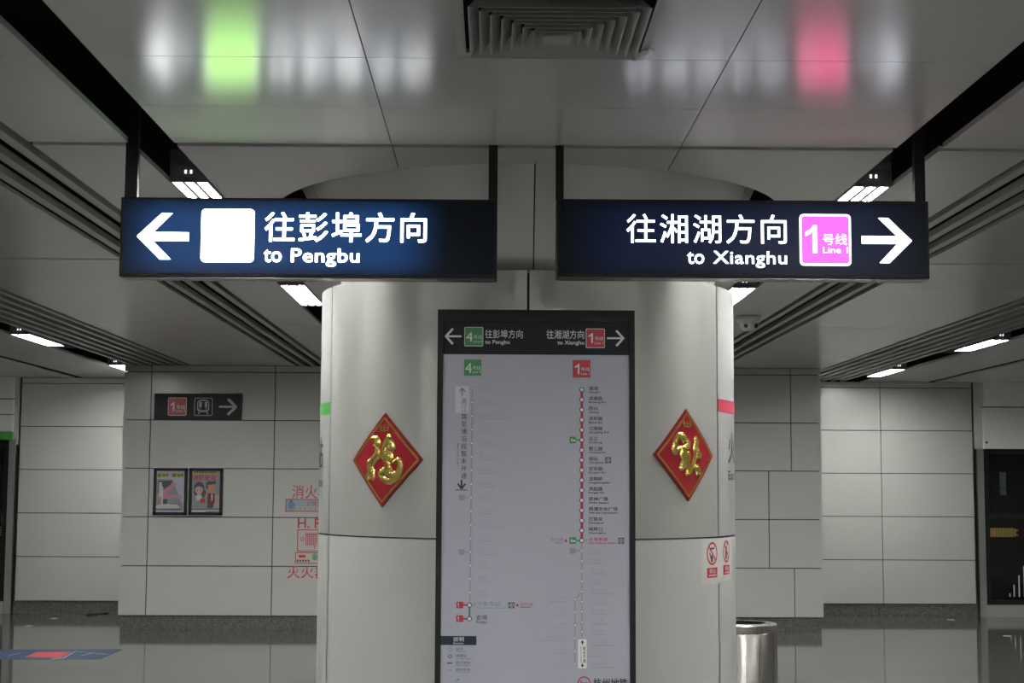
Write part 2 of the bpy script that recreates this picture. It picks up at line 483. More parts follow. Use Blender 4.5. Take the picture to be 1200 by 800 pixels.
# ---- platform screen doors
def screen_door(name, x_in, x_out, s, label):
    """x_in: edge next to the panelled wall; s=+1 right, -1 left"""
    d = thing(name, ((x_in + x_out) / 2, YD, 0), label, 'screen door', kind='structure')
    def bx(n, a, b, y0, y1, z0, z1, m): return block(n, min(x_in + s * a, x_in + s * b), max(x_in + s * a, x_in + s * b), y0, y1, z0, z1, m, d)
    W = abs(x_out - x_in)
    bx('post', .02, .105, YD - .03, YD + .12, 0, 2.1 if s > 0 else 2.18, m_alu)
    bx('post_upper', .0, .105, YD, YD + .12, 2.1, CZ, m_wall)
    if s > 0:
        bx('header_panel', .11, W, YD - .06, YD + .1, 2.105, 2.625, m_header_w)
        bx('header_panel', .11, W, YD - .06, YD + .1, 2.64, CZ, m_header_w)
        bx('header_screw', .125, .15, YD - .064, YD - .06, 2.17, 2.195, m_black)
    else:
        bx('header_panel', .06, W, YD - .06, YD + .1, 2.26, 2.47, m_header_w)
        bx('header_panel', .06, W, YD - .06, YD + .1, 2.485, 2.665, m_header_w)
        bx('header_panel', .06, W, YD - .06, YD + .1, 2.68, CZ, m_header_w)
        bx('green_band', .06, W, YD - .065, YD + .1, 2.16, 2.255, m_bandgreen)
    top = 2.1 if s > 0 else 2.155
    bx('door_frame', .11, .17, YD, YD + .06, .15, top, m_frame)
    bx('door_rail', .17, W, YD, YD + .06, top - .06, top, m_frame)
    bx('door_rail', .17, W, YD + .01, YD + .05, 1.225, 1.285, m_frame)
    bx('door_rail', .17, W, YD, YD + .06, .15, .21, m_frame)
    bx('glass_pane', .17, W, YD + .025, YD + .035, .21, 1.225, m_glass)
    bx('glass_pane', .17, W, YD + .025, YD + .035, 1.285, top - .06, m_glass)
    bx('door_sill', .09 if s > 0 else .11, W, YD - .04, YD + .1, 0, .145, m_sill)
    return d
d1 = screen_door('door_1', XDR, XW, 1, 'dark glass platform screen door under white header, right edge')
d2 = screen_door('door_2', XDL, -XW, -1, 'dark glass platform screen door with green band, left edge')
# striped decal, pale bars and bluish patch on the right door glass
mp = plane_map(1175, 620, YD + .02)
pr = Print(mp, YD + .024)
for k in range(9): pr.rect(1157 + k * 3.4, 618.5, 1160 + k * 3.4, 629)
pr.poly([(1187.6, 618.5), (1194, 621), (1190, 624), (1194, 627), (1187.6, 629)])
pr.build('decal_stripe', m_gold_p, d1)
pr = Print(mp, YD + .024)
for x, y in ((1181, 695), (1186, 685), (1192, 674), (1198, 663)): pr.rect(x, y, x + 1.4, 699)
pr.build('pale_bars', m_stickerw, d1)
pr = Print(mp, YD + .024); pr.rect(1173, 553, 1180.5, 580)
pr.build('blue_patch', mat('patch_blue', (0.04, 0.06, 0.07), rough=.5, noise=.6, nscale=20), d1)
mp = plane_map(8, 600, YD + .02)
pr = Print(mp, YD + .024); pr.rect(5, 538, 13, 598); pr.build('yellow_notice', m_yellow, d2)
pr = Print(mp, YD + .024); pr.rect(7, 553, 11.5, 574, .001); pr.rect(2, 600, 11.5, 613); pr.build('blue_notice', m_blue, d2)
pr = Print(mp, YD + .024); pr.poly([(9, 580), (11, 584.5), (9, 589), (7, 584.5)], .001)
pr.text('注意', 6, 541, 12, 551, vertical=True, dy=.001); pr.build('notice_mark', m_pblack, d2)
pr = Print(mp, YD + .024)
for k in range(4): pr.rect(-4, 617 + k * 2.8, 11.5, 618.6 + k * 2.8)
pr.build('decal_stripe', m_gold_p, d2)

# ================================================================== COLUMN
CX, CY, CR = XA, 7.58, 1.012
ZJC, ZTOP = 1.375, 2.53
col = thing('column', (CX, CY, 0), 'large round column clad in satin metal panels with flared top', 'column')
MB().lathe([(.985, 0), (.985, ZTOP - .01), (.8, ZTOP - .01)], CX, CY, 64).build('column_core', m_joint, col, True)
def cyl_hit(x, y, R=CR):
    d = ray(x, y); ox, oy = EYE.x - CX, EYE.y - CY
    a = d.x ** 2 + d.y ** 2; b = ox * d.x + oy * d.y; c = ox * ox + oy * oy - R * R
    t = (-b - math.sqrt(max(b * b - a * c, 0))) / a
    p = EYE + d * t
    return math.atan2(p.x - CX, -(p.y - CY)), p.z
def curved_plate(th0, th1, z0, z1, r0, r1, n):
    return MB().lathe([(r0, z0), (r1, z0), (r1, z1), (r0, z1), (r0, z0)], CX, CY, n, th0, th1)
SEAM_R = cyl_hit(841, 500)[0]; SEAM_L = cyl_hit(387, 500)[0]
seams = [SEAM_L, cyl_hit(618.5, 500)[0], SEAM_R, math.radians(118), math.radians(180), math.radians(242) , SEAM_L + 2 * PI]
gp = .005 / CR
for i in range(6):
    a, b = seams[i], seams[i + 1]
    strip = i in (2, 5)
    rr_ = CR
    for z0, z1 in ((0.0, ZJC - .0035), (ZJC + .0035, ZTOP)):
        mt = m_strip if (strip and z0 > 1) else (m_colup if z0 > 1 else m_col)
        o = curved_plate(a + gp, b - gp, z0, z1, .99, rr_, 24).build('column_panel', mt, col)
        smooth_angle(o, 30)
# flared capital
prof = [(.86, 2.42), (.885, 2.5), (.925, 2.6), (.965, 2.7), (1.005, 2.8), (1.045, 2.9), (1.09, 3.0), (1.14, 3.1), (1.17, 3.16)]
ca = [math.radians(q) for q in (-70, .4, 70, 125, 180, 235, 290)]
for i in range(6):
    o = MB().lathe(prof, CX, CY, 20, ca[i] + .003, ca[i + 1] - .003).build('capital_panel', m_cap, col, True)
MB().lathe([(r - .02, z) for r, z in prof], CX, CY, 48).build('capital_core', m_joint, col, True)

class Wrap(MB):
    """flat layout wrapped on the column: u = arc metres, v = height metres, about (theta, z)"""
    def __init__(s, th, z, lift): super().__init__(); s.th = th; s.z = z; s.l = lift
    def pt(s, u, v, h=0.0):
        r = CR + s.l + h; a = s.th + u / CR
        return (CX + r * math.sin(a), CY - r * math.cos(a), s.z + v)
    def poly(s, pts, h=0.0):
        ar = sum(pts[i][0] * pts[(i + 1) % len(pts)][1] - pts[(i + 1) % len(pts)][0] * pts[i][1] for i in range(len(pts)))
        if ar < 0: pts = pts[::-1]
        return s.add([s.pt(u, v, h) for u, v in pts], [tuple(range(len(pts)))])
    def quadgrid(s, u0, u1, v0, v1, n=6, h=0.0):
        for i in range(n):
            a = u0 + (u1 - u0) * i / n; b = u0 + (u1 - u0) * (i + 1) / n
            s.poly([(a, v0), (b, v0), (b, v1), (a, v1)], h)
        return s
    def seg(s, u0, v0, u1, v1, t, h=0.0, n=6):
        L = math.hypot(u1 - u0, v1 - v0); nx, ny = -(v1 - v0) / L * t / 2, (u1 - u0) / L * t / 2
        for i in range(n):
            a, b = i / n, (i + 1) / n
            p = (u0 + (u1 - u0) * a, v0 + (v1 - v0) * a); q = (u0 + (u1 - u0) * b, v0 + (v1 - v0) * b)
            s.poly([(p[0] + nx, p[1] + ny), (q[0] + nx, q[1] + ny), (q[0] - nx, q[1] - ny), (p[0] - nx, p[1] - ny)], h)
        return s
    def ring(s, u, v, r, t, h=0.0, n=28):
        for i in range(n):
            a, b = 2 * PI * i / n, 2 * PI * (i + 1) / n
            s.poly([(u + r * math.cos(a), v + r * math.sin(a)), (u + r * math.cos(b), v + r * math.sin(b)),
                    (u + (r - t) * math.cos(b), v + (r - t) * math.sin(b)), (u + (r - t) * math.cos(a), v + (r - t) * math.sin(a))], h)
        return s
    def text(s, body, u0, v0, u1, v1, bold=0.0, h=0.0, vertical=False):
        v, f, asp = text_geo(body, bold, vertical)
        return s.add([s.pt(u0 + a * (u1 - u0), v0 + b * (v1 - v0), h + l) for a, b, l in v], f)

# colour bands and station name on the two narrow side strips
for side, bm, a, b in ((1, m_bandred, SEAM_R, seams[3]), (-1, m_bandgreen, seams[5] - 2 * PI, SEAM_L)):
    yb = (468.5, 483) if side > 0 else (472, 486)
    xb = 850 if side > 0 else 380
    zt, zb = cyl_hit(xb, yb[0])[1], cyl_hit(xb, yb[1])[1]
    mid = (a + b) / 2
    W = (b - a) * CR
    wr_ = Wrap(mid, 0, .0015); wr_.quadgrid(-W / 2 + .006, W / 2 - .006, zb, zt, 16); wr_.build('colour_band', bm, col)
    t0 = cyl_hit(853 if side > 0 else 378.5, 560)[0]
    if side > 0: u0 = (t0 - mid) * CR; u1 = -u0
    else: u1 = (t0 - mid) * CR; u0 = -u1
    zc = cyl_hit(xb, 524 if side > 0 else 530)[1]
    ze = cyl_hit(xb, 558 if side > 0 else 566)[1]
    wr_ = Wrap(mid, 0, .0015)
    wr_.text('火车东站', u0, zc - .075, u1, zc + .075, .01)
    wr_.text('East Railway Station', u0, ze - .03, u1, ze + .028, .01)
    wr_.build('station_name', m_pblack, col)

# safety stickers below the joint, right of the column
def sticker(name, x, y0, y1, width, label, kind):
    th = cyl_hit(x, 650)[0]; zt = cyl_hit(x, y0)[1]; zb = cyl_hit(x, y1)[1]; zm = (zt + zb) / 2; H = zt - zb
    p = CR * 0 + 0
    c = (CX + CR * math.sin(th), CY - CR * math.cos(th), zm)
    t = thing(name, c, label, 'sticker', 'safety stickers on the column')
    Wrap(th, zm, .0012).quadgrid(-width / 2, width / 2, -H / 2, H / 2, 8).build('backing', m_stickerw, t)
    q = Wrap(th, zm, .002); R = H * .265; cv = H * .19
    q.ring(0, cv, R, R * .17)
    q.seg(-R * .66, cv + R * .66, R * .66, cv - R * .66, R * .16, .0008)
    q.quadgrid(-R * .95, R * .95, -H * .355, -H * .13, 6)
    q.build('red_print', m_stickerr, t)
    q = Wrap(th, zm, .0022)
    k_ = R / .075
    def pl(pts): q.poly([(a * k_, cv + b * k_) for a, b in pts])
    def sg(a, b, c, d, w): q.seg(a * k_, cv + b * k_, c * k_, cv + d * k_, w * k_)
    if kind == 0:      # hand dropping a cigarette
        pl([(-.018, -.055), (.004, -.055), (.008, -.02), (-.008, -.005), (-.02, -.02)])
        sg(-.035, .005, -.02, -.03, .01); sg(-.03, .03, .028, .035, .011); sg(.032, .04, .04, .058, .006)
    else:              # standing figure
        q.ring(.012 * k_, cv + .052 * k_, .012 * k_, .012 * k_, n=12)
        pl([(-.028, -.05), (.0, -.05), (.006, .035), (-.022, .035)])
        sg(.03, -.05, .03, -.005, .008); sg(-.02, -.01, .032, -.01, .008)
    q.build('pictogram', m_pblack, t)
    q = Wrap(th, zm, .003); q.text('禁止', -R * .6, -H * .255, R * .6, -H * .155, .01); q.seg(-R * .7, -H * .305, R * .7, -H * .305, .006)
    q.build('caption', m_stickerw, t)
    return t
sticker('no_smoking_sticker', 834.3, 632.5, 684, .19, 'white sticker with red prohibition ring over a hand, left of the seam', 0)
sticker('no_leaning_sticker', 851, 630.5, 680, .185, 'white sticker with red prohibition ring over a standing figure, right of the seam', 1)

# ---- new year diamonds
def ribbon(strokes, w_):
    """raised calligraphy: each stroke [(u,v,width)...] swept with a rounded section"""
    for st in strokes:
        # resample with Catmull-Rom
        pts = []
        n = len(st)
        for i in range(n - 1):
            p0, p1, p2, p3 = st[max(i - 1, 0)], st[i], st[i + 1], st[min(i + 2, n - 1)]
            for k in range(5):
                t = k / 5
                pts.append(tuple(.5 * (2 * p1[j] + (p2[j] - p0[j]) * t + (2 * p0[j] - 5 * p1[j] + 4 * p2[j] - p3[j]) * t * t + (3 * p1[j] - p0[j] - 3 * p2[j] + p3[j]) * t ** 3) for j in range(3)))
        pts.append(tuple(st[-1]))
        base = []
        prof = [(-1, 0), (-.75, .55), (-.3, .95), (.3, .95), (.75, .55), (1, 0)]
        for i, (u, v, wd) in enumerate(pts):
            a = pts[max(i - 1, 0)]; b = pts[min(i + 1, len(pts) - 1)]
            du, dv = b[0] - a[0], b[1] - a[1]; L = math.hypot(du, dv) or 1
            nu, nv = -dv / L, du / L
            k = .35 if i in (0, len(pts) - 1) else 1
            base.append([(u + nu * wd / 2 * k * q, v + nv * wd / 2 * k * q, .010 * hgt * k) for q, hgt in prof])
        V = [w_.pt(*p) for r in base for p in r]; m = len(prof); f = []
        for i in range(len(base) - 1):
            for j in range(m - 1):
                f.append((i * m + j, i * m + j + 1, (i + 1) * m + j + 1, (i + 1) * m + j))
        f.append(tuple(range(m))); f.append(tuple(range((len(base) - 1) * m + m - 1, (len(base) - 1) * m - 1, -1)))
        w_.add(V, [q[::-1] for q in f])
    return w_
def diamond(px, top, bot, left, right, label, strokes, tilt):
    th, z = cyl_hit(px, (top + bot) / 2)
    hz = (cyl_hit(px, top)[1] - cyl_hit(px, bot)[1]) / 2
    hu = (cyl_hit(right, (top + bot) / 2)[0] - cyl_hit(left, (top + bot) / 2)[0]) / 2 * CR
    th = (cyl_hit(right, (top + bot) / 2)[0] + cyl_hit(left, (top + bot) / 2)[0]) / 2
    c = (CX + CR * math.sin(th), CY - CR * math.cos(th), z)
    t = thing('new_year_diamond', c, label, 'decoration', 'new year diamonds on the column')
    def plate(k, l0, l1, m, name, par):
        q = Wrap(th, z, 0); n = 14
        outline = []
        for (a, b) in (((0, -1), (1, 0)), ((1, 0), (0, 1)), ((0, 1), (-1, 0)), ((-1, 0), (0, -1))):
            for i in range(n): outline.append(((a[0] + (b[0] - a[0]) * i / n) * hu * k + tilt * (a[1] + (b[1] - a[1]) * i / n) * hz * k, (a[1] + (b[1] - a[1]) * i / n) * hz * k))
        N = len(outline)
        # front face as strips between left and right chains at equal height, so it follows the cylinder
        V = []; fc = []
        mrows = 2 * n
        for i in range(mrows + 1):
            s_ = -1 + 2 * i / mrows; wdt = (1 - abs(s_)) * hu * k
            for j in range(9):
                V.append(q.pt(-wdt + 2 * wdt * j / 8 + tilt * s_ * hz * k, s_ * hz * k, l1))
        for i in range(mrows):
            for j in range(8):
                a = i * 9 + j
                fc.append((a, a + 1, a + 10, a + 9))
        q.add(V, fc)
        V = [q.pt(u, v, l0) for u, v in outline] + [q.pt(u, v, l1) for u, v in outline]
        q.add(V, [(i, (i + 1) % N, (i + 1) % N + N, i + N) for i in range(N)])
        return q.build(name, m, par)
    plate(1.0, .001, .008, m_rededge, 'backing', t)
    plate(.965, .008, .0095, m_redlac, 'plate', t)
    q = Wrap(th, z, .0105)
    def D(u, v): return (u * hu + tilt * v * hz, v * hz)
    for a, b in (((0, -.9), (.9, 0)), ((.9, 0), (0, .9)), ((0, .9), (-.9, 0)), ((-.9, 0), (0, -.9))):
        q.seg(*D(*a), *D(*b), .009, n=10)
    q.build('gold_border', m_gold, t)
    q = Wrap(th, z, .009)
    ribbon([[(u * hu + tilt * v * hz, v * hz, wd * hu * .82) for u, v, wd in st] for st in strokes], q)
    o = q.build('gold_character', m_gold, t, True)
    q = Wrap(th, z, .0105)
    for k in range(3):
        a = -.1 + k * .1
        q.seg(*D(a, .62), *D(a, .74), .009, n=2); q.seg(*D(a - .04, .68), *D(a + .04, .68), .007, n=2)
    q.seg(*D(-.1, .62), *D(.1, .62), .006, n=2)
    q.build('gold_small_print', m_gold, t)
    return t
# strokes in units of the half diagonals (u right, v up)
fu = [
    [(-.38, .46, .10), (-.22, .44, .2), (-.2, .33, .26), (-.30, .30, .12)],
    [(-.24, .34, .08), (-.18, .2, .14), (-.24, .05, .22), (-.38, -.05, .22), (-.45, -.02, .12)],
    [(-.3, .05, .2), (-.38, -.15, .26), (-.33, -.3, .26), (-.30, -.44, .16)],
    [(-.36, -.2, .14), (-.46, -.36, .12), (-.42, -.44, .1)],
    [(-.18, .0, .08), (-.02, .2, .16), (.1, .42, .22), (.18, .52, .14)],
    [(.12, .46, .1), (.2, .34, .22), (.22, .24, .2), (.1, .26, .12)],
    [(.12, .24, .14), (.02, .12, .3), (.14, .06, .34), (.12, -.04, .2)],
    [(.14, .0, .12), (.1, -.2, .24), (-.04, -.28, .24), (.0, -.4, .18), (.2, -.44, .22), (.4, -.32, .2), (.46, -.1, .18), (.4, .0, .14), (.26, -.08, .1)],
    [(.22, -.12, .1), (.14, -.26, .3), (.28, -.36, .3), (.4, -.3, .2)]]
cai = [
    [(-.2, .18, .1), (-.4, .08, .22), (-.38, .26, .2), (-.26, .4, .22), (-.12, .38, .2), (-.1, .24, .16)],
    [(-.02, .36, .12), (.0, .22, .24), (-.1, .14, .24), (-.18, .2, .12)],
    [(-.12, .2, .14), (-.14, .02, .28), (-.1, -.12, .24), (-.18, -.22, .22), (-.24, -.34, .16)],
    [(-.02, .1, .1), (.02, -.04, .2), (-.06, -.18, .2), (.0, -.3, .2), (-.06, -.46, .14)],
    [(-.08, -.44, .12), (.06, -.36, .12), (.16, -.2, .14), (.24, -.04, .12), (.3, .14, .14), (.28, .26, .12)],
    [(.26, .42, .1), (.3, .28, .2), (.26, .14, .2), (.3, .0, .22), (.2, -.06, .14)],
    [(.3, .1, .12), (.4, .02, .2), (.34, -.08, .16)],
    [(.16, -.26, .12), (.3, -.28, .24), (.36, -.38, .2), (.24, -.4, .1)]]
diamond(455.5, 483.5, 593.5, 415, 496.5, 'red diamond with gold character and glossy pinkish reflections, left of route map', fu, .03)
diamond(800, 479, 587, 764.5, 834, 'darker red diamond with gold character, right of route map', cai, -.03)

# ================================================================== HANGING SIGNS
YS = 6.0
def hanging_sign(x0, y0, x1, y1, rods, label, face_mat):
    mp = plane_map((x0 + x1) / 2, (y0 + y1) / 2, YS)
    X0, Z1 = mp(x0, y0); X1, Z0 = mp(x1, y1)
    t = thing('hanging_sign', ((X0 + X1) / 2, YS + .05, Z0), label, 'sign', 'hanging direction signs')
    o = MB().box(X0, X1, YS + .004, YS + .105, Z0, Z1).build('housing', m_black, t); bevel(o, .004)
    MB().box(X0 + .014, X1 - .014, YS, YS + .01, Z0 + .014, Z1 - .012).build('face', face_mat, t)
    MB().box(X0 + .01, X1 - .01, YS + .012, YS + .098, Z0 - .003, Z0 + .001).build('bottom_trim', m_trim, t)
    MB().box(X0 + .02, X1 - .02, YS + .103, YS + .109, Z0 + .02, Z1 - .02).build('bounce_panel', m_lampbody, t)  # unseen grey back, added to bounce light onto the upper column
    for a, b in rods:
        XA0, _ = mp(a, y0); XA1, _ = mp(b, y0)
        MB().box(XA0, XA1, YS + .012, YS + .046, Z1 - .002, CZ + .2).build('hanger_rod', m_frame, t)
    return t, mp
mpL0 = plane_map(362, 279, YS)
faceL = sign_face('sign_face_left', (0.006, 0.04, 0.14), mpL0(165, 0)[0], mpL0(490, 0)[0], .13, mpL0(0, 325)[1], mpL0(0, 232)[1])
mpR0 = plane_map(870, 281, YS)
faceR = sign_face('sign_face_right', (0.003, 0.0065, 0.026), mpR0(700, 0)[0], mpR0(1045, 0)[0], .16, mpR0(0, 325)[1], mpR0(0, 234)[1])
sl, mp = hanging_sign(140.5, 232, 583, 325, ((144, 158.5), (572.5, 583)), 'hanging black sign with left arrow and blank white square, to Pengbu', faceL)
q = Print(mp, YS - .002)
q.poly([(160.7, 278), (189.5, 250.7), (201.9, 250.9), (180.2, 272.9), (221.6, 273.3), (221.6, 283.3), (179.5, 283.3), (200.9, 304.9), (188, 304.9)])
q.build('arrow', m_signwhite, sl)
q = Print(mp, YS - .002); q.rrect(235.8, 245.5, 298.1, 307.8, 5); bd = q.build('line_badge', m_signwhite, sl)
q = Print(mp, YS - .003); q.rrect(238.4, 248.1, 295.5, 305.2, 3.2); q.build('badge_field', m_signgreen, bd)
q = Print(mp, YS - .002); q.text('往彭埠方向', 310, 248.5, 500, 283.5, .010, spacing=1.12)
q.build('chinese_text', m_signwhite, sl)
q = Print(mp, YS - .002); q.text('to', 309.5, 292.5, 330.5, 307.5, .014); q.build('latin_word', m_signwhite, sl)
q = Print(mp, YS - .002); q.text('Pengbu', 341.5, 291, 421.5, 312.5, .014, spacing=1.06); q.build('latin_word', m_signwhite, sl)
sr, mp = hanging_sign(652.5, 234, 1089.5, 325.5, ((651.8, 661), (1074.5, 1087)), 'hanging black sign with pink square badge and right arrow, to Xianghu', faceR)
q = Print(mp, YS - .002)
q.poly([(1068.8, 281), (1041, 254.3), (1029.4, 254.3), (1051, 275.6), (1009.8, 275.6), (1009.8, 284.7), (1051.5, 284.7), (1030.3, 307.1), (1042.2, 307.1)])
q.build('arrow', m_signcool, sr)
q = Print(mp, YS - .002); q.rrect(936.8, 250.3, 997.3, 310.8, 5); bd = q.build('line_badge', m_badgewhite, sr)
q = Print(mp, YS - .003); q.rrect(939.4, 252.9, 994.7, 308.2, 3.2); q.build('badge_field', m_signpink, bd)
q = Print(mp, YS - .004); q.text('1', 943.3, 263.4, 957.5, 296, .03); q.text('号线', 964, 273.2, 992.5, 286.4, .004); q.text('Line 1', 964, 288.8, 993, 296, .008)
q.build('badge_text', m_badgewhite, bd)
q = Print(mp, YS - .002); q.text('往湘湖方向', 734.3, 251.4, 921.8, 285.5, .004, spacing=1.12)
q.build('chinese_text', m_signcool, sr)
q = Print(mp, YS - .002); q.text('to', 805, 295.6, 825, 309.6, .009); q.build('latin_word', m_signcool, sr)
q = Print(mp, YS - .002); q.text('Xianghu', 835.5, 294.3, 921.8, 313.9, .009, spacing=1.06); q.build('latin_word', m_signcool, sr)

# ================================================================== ROUTE MAP BOARD
YB = 6.42
mp = plane_map(628, 560, YB)
X0, Z1 = mp(511.5, 363); X1, _ = mp(744.5, 363)
ZB = .34
bd = thing('route_map_board', ((X0 + X1) / 2, YB + .08, ZB), 'tall black framed metro route map board on the column front', 'map board')
XI0, _ = mp(518, 0); XI1, _ = mp(738, 0); _, ZI1 = mp(0, 377)
fb = MB()
fb.box(X0, XI0, YB, YB + .16, ZB, Z1).box(XI1, X1, YB, YB + .16, ZB, Z1).box(XI0, XI1, YB, YB + .16, ZI1, Z1).box(XI0, XI1, YB, YB + .16, ZB, ZB + .05)
fb.build('frame', m_frame, bd)
MB().box(XI0, XI1, YB + .14, YB + .158, ZB, Z1 - .01).build('back_plate', m_frame, bd)
YP = YB + .012
mp = plane_map(628, 560, YP)
sh = MB().box(XI0, XI1, YP, YP + .008, ZB + .05, ZI1).build('map_sheet', m_sheet, bd)
q = Print(mp, YP - .001); q.rect(518, 377, 738, 415.5); hd = q.build('header_band', m_header, bd)
q = Print(mp, YP - .002)
def arrow_out(q, tip, tail, y, h, t):
    d = 1 if tip > tail else -1
    q.seg(tail, y, tip - d * t * .6, y, t); q.seg(tip, y + .3 * t, tip - d * h, y - h, t * 1.15); q.seg(tip, y - .3 * t, tip - d * h, y + h, t * 1.15)
arrow_out(q, 520.5, 539.5, 394.5, 9, 2.2); arrow_out(q, 731.5, 711.5, 395.7, 9, 2.2)
q.text('往彭埠方向', 567.5, 386.5, 612, 396.5, .004); q.text('to Pengbu', 567.5, 398.5, 596.5, 404.5, .015)
q.text('往湘湖方向', 640, 386.5, 684.5, 396.8, .004); q.text('to Xianghu', 653, 398.7, 684.5, 404.8, .015)
q.rrect(543, 383.5, 565.2, 406, 1.5); q.rrect(686.5, 384.5, 709, 407.3, 1.5)
q.build('header_print', m_pwhite, hd)
q = Print(mp, YP - .003); q.rrect(543.7, 384.2, 564.5, 405.3, 1.2); q.build('green_badge', m_pgreen, hd)
q = Print(mp, YP - .003); q.rrect(687.2, 385.2, 708.3, 406.6, 1.2); q.build('red_badge', m_pred, hd)
q = Print(mp, YP - .004)
q.text('4', 545, 389.5, 553, 400.5, 0); q.text('号线', 554, 393, 563.8, 397.5); q.text('Line 4', 554, 399, 563.8, 402)
q.text('1', 689.5, 390, 695, 401.5, .01); q.text('号线', 697, 394, 707, 398.5); q.text('Line 1', 697, 400, 707, 403)
q.build('badge_text', m_pwhite, hd)
q = Print(mp, YP - .001); q.rect(543, 421.5, 563.2, 440.5); g4 = q.build('line_badge_green', m_pgreen, sh)
q = Print(mp, YP - .001); q.rect(671, 421.5, 692, 442); q.build('line_badge_red', m_pred, sh)
q = Print(mp, YP - .002)
q.text('4', 544.2, 425.5, 552, 437.5); q.text('号线', 553, 429, 562.6, 433.5); q.text('Line 4', 553, 434.5, 562.6, 437.5)
q.text('1', 673.5, 426, 679, 438, .01); q.text('号线', 681, 430, 691, 434.5); q.text('Line 1', 681, 436, 691, 439)
q.build('line_badge_text', m_pwhite, sh)
# line 1 : red route in service
S1 = [('湘湖', 'Xianghu'), ('滨康路', 'Binkang Rd'), ('西兴', 'Xixing'), ('滨和路', 'Binhe Rd'), ('江陵路', 'Jiangling Rd'), ('近江', 'Jinjiang'),
      ('婺江路', 'Wujiang Rd'), ('城站', 'Chengzhan'), ('定安路', "Ding'an Rd"), ('龙翔桥', 'Longxiangqiao'), ('凤起路', 'Fengqi Rd'), ('武林广场', 'Wulin Square'),
      ('西湖文化广场', 'West Lake Cultural Square'), ('打铁关', 'Datieguan'), ('闸弄口', 'Zhanongkou'), ('火车东站', 'East Railway Station')]
Y1 = [456.2 + 11.78 * i for i in range(16)]
LX = 681.8
q = Print(mp, YP - .0012); q.rect(LX - 1.5, 456, LX + 1.5, 633); q.build('red_route', m_pred, sh)
blk = Print(mp, YP - .0015); red = Print(mp, YP - .0015); wht = Print(mp, YP - .003); gry = Print(mp, YP - .0015); dots = Print(mp, YP - .002)
grn = Print(mp, YP - .0015); fnt = Print(mp, YP - .0012); mid = Print(mp, YP - .0015)
for i, (c, e) in enumerate(S1):
    y = Y1[i]
    blk.disc(LX, y, 2.9, dy=.0002)
    dots.disc(LX, y, 2.0)
    dst = red if i == 15 else blk
    wc_ = {2: 10.8, 3: 16.2, 4: 22.2, 6: 33.8}[len(c)]
    dst.text(c, 690, y - 4, 690 + wc_, y + .6, .014)
    we = {15: 33, 12: 33.5}.get(i, len(e) * 1.95)
    dst.text(e, 690, y + 1.6, 690 + we, y + 4.4, .02)
for i in (5, 15):
    y = Y1[i]
    grn.rect(667.5, y - 3.7, 675, y + 3.9); grn.rect(675, y - .8, 679.5, y + .8)
    wht.text('4', 668.6, y - 2.4, 671.2, y + 2.6); wht.rect(671.8, y - .4, 674.2, y + 1.6)
for x, y in ((712.7, 538.5), (727.8, 633), (600, 709)):
    blk.rect(x - 3.4, y - 3.4, x + 3.4, y + 3.4); wht.ring(x, y, 2.5, 2.5, .55, n=16); wht.disc(x, y, .8, n=10)
red.text('您的位置', 645.5, 630, 660, 633.6); red.rect(649.5, 635.3, 660, 636); red.poly([(662, 631), (665.5, 633.2), (662, 635.4)])
mid.text('P', 686.6, 631, 688.4, 635)
# line 1 : grey branches
gry.rect(LX - .8, 633, LX + .8, 748); gry.rect(667.5, 641.5, 674.5, 648.5); gry.rect(674.5, 644.2, 681, 645.8)
S1g = ['彭埠', '七堡', '九和路', '九堡', '客运中心', '下沙西', '金沙湖', '高沙路', '文泽路', '文海南路', '云水', '下沙江滨']
for i, c in enumerate(S1g):
    y = 645 + i * (740 - 645) / 8 if i < 9 else 740 + (i - 8) * 13
    if i < 9: gry.disc(LX, y, 2); dots.disc(LX, y, 1.1)
    fnt.text(c, 691, y - 3.5, 691 + 5.6 * len(c), y + .8); fnt.rect(691, y + 2, 691 + 7 * len(c), y + 3.6)
gry.seg(LX, 693, 673.8, 702, 1.4); gry.rect(673, 702, 674.6, 778)
for i, c in enumerate(['乔司南', '乔司', '翁梅', '余杭高铁站', '南苑', '临平']):
    y = 702 + i * 15.1
    gry.disc(673.8, y, 2); dots.disc(673.8, y, 1.1)
    fnt.rtext(c, 665, y - 3.5, y + 1); fnt.rect(665 - 7 * len(c), y + 2.2, 665, y + 3.6)
wht.rrect(677.5, 748.5, 687.5, 782.5, 1, -.001)
blk.text('暂未开通', 683, 757, 686.4, 776, .01, True, .003); blk.text('|||||||||||', 680, 757, 681.6, 776, .0, False, .003)
blk.poly([(682.5, 749.5), (684.6, 752.5), (680.4, 752.5)], .003); blk.seg(682.5, 752, 682.5, 755, 1.2, .003)
blk.poly([(682.5, 781.5), (684.6, 778.5), (680.4, 778.5)], .003); blk.seg(682.5, 776.5, 682.5, 779, 1.2, .003)
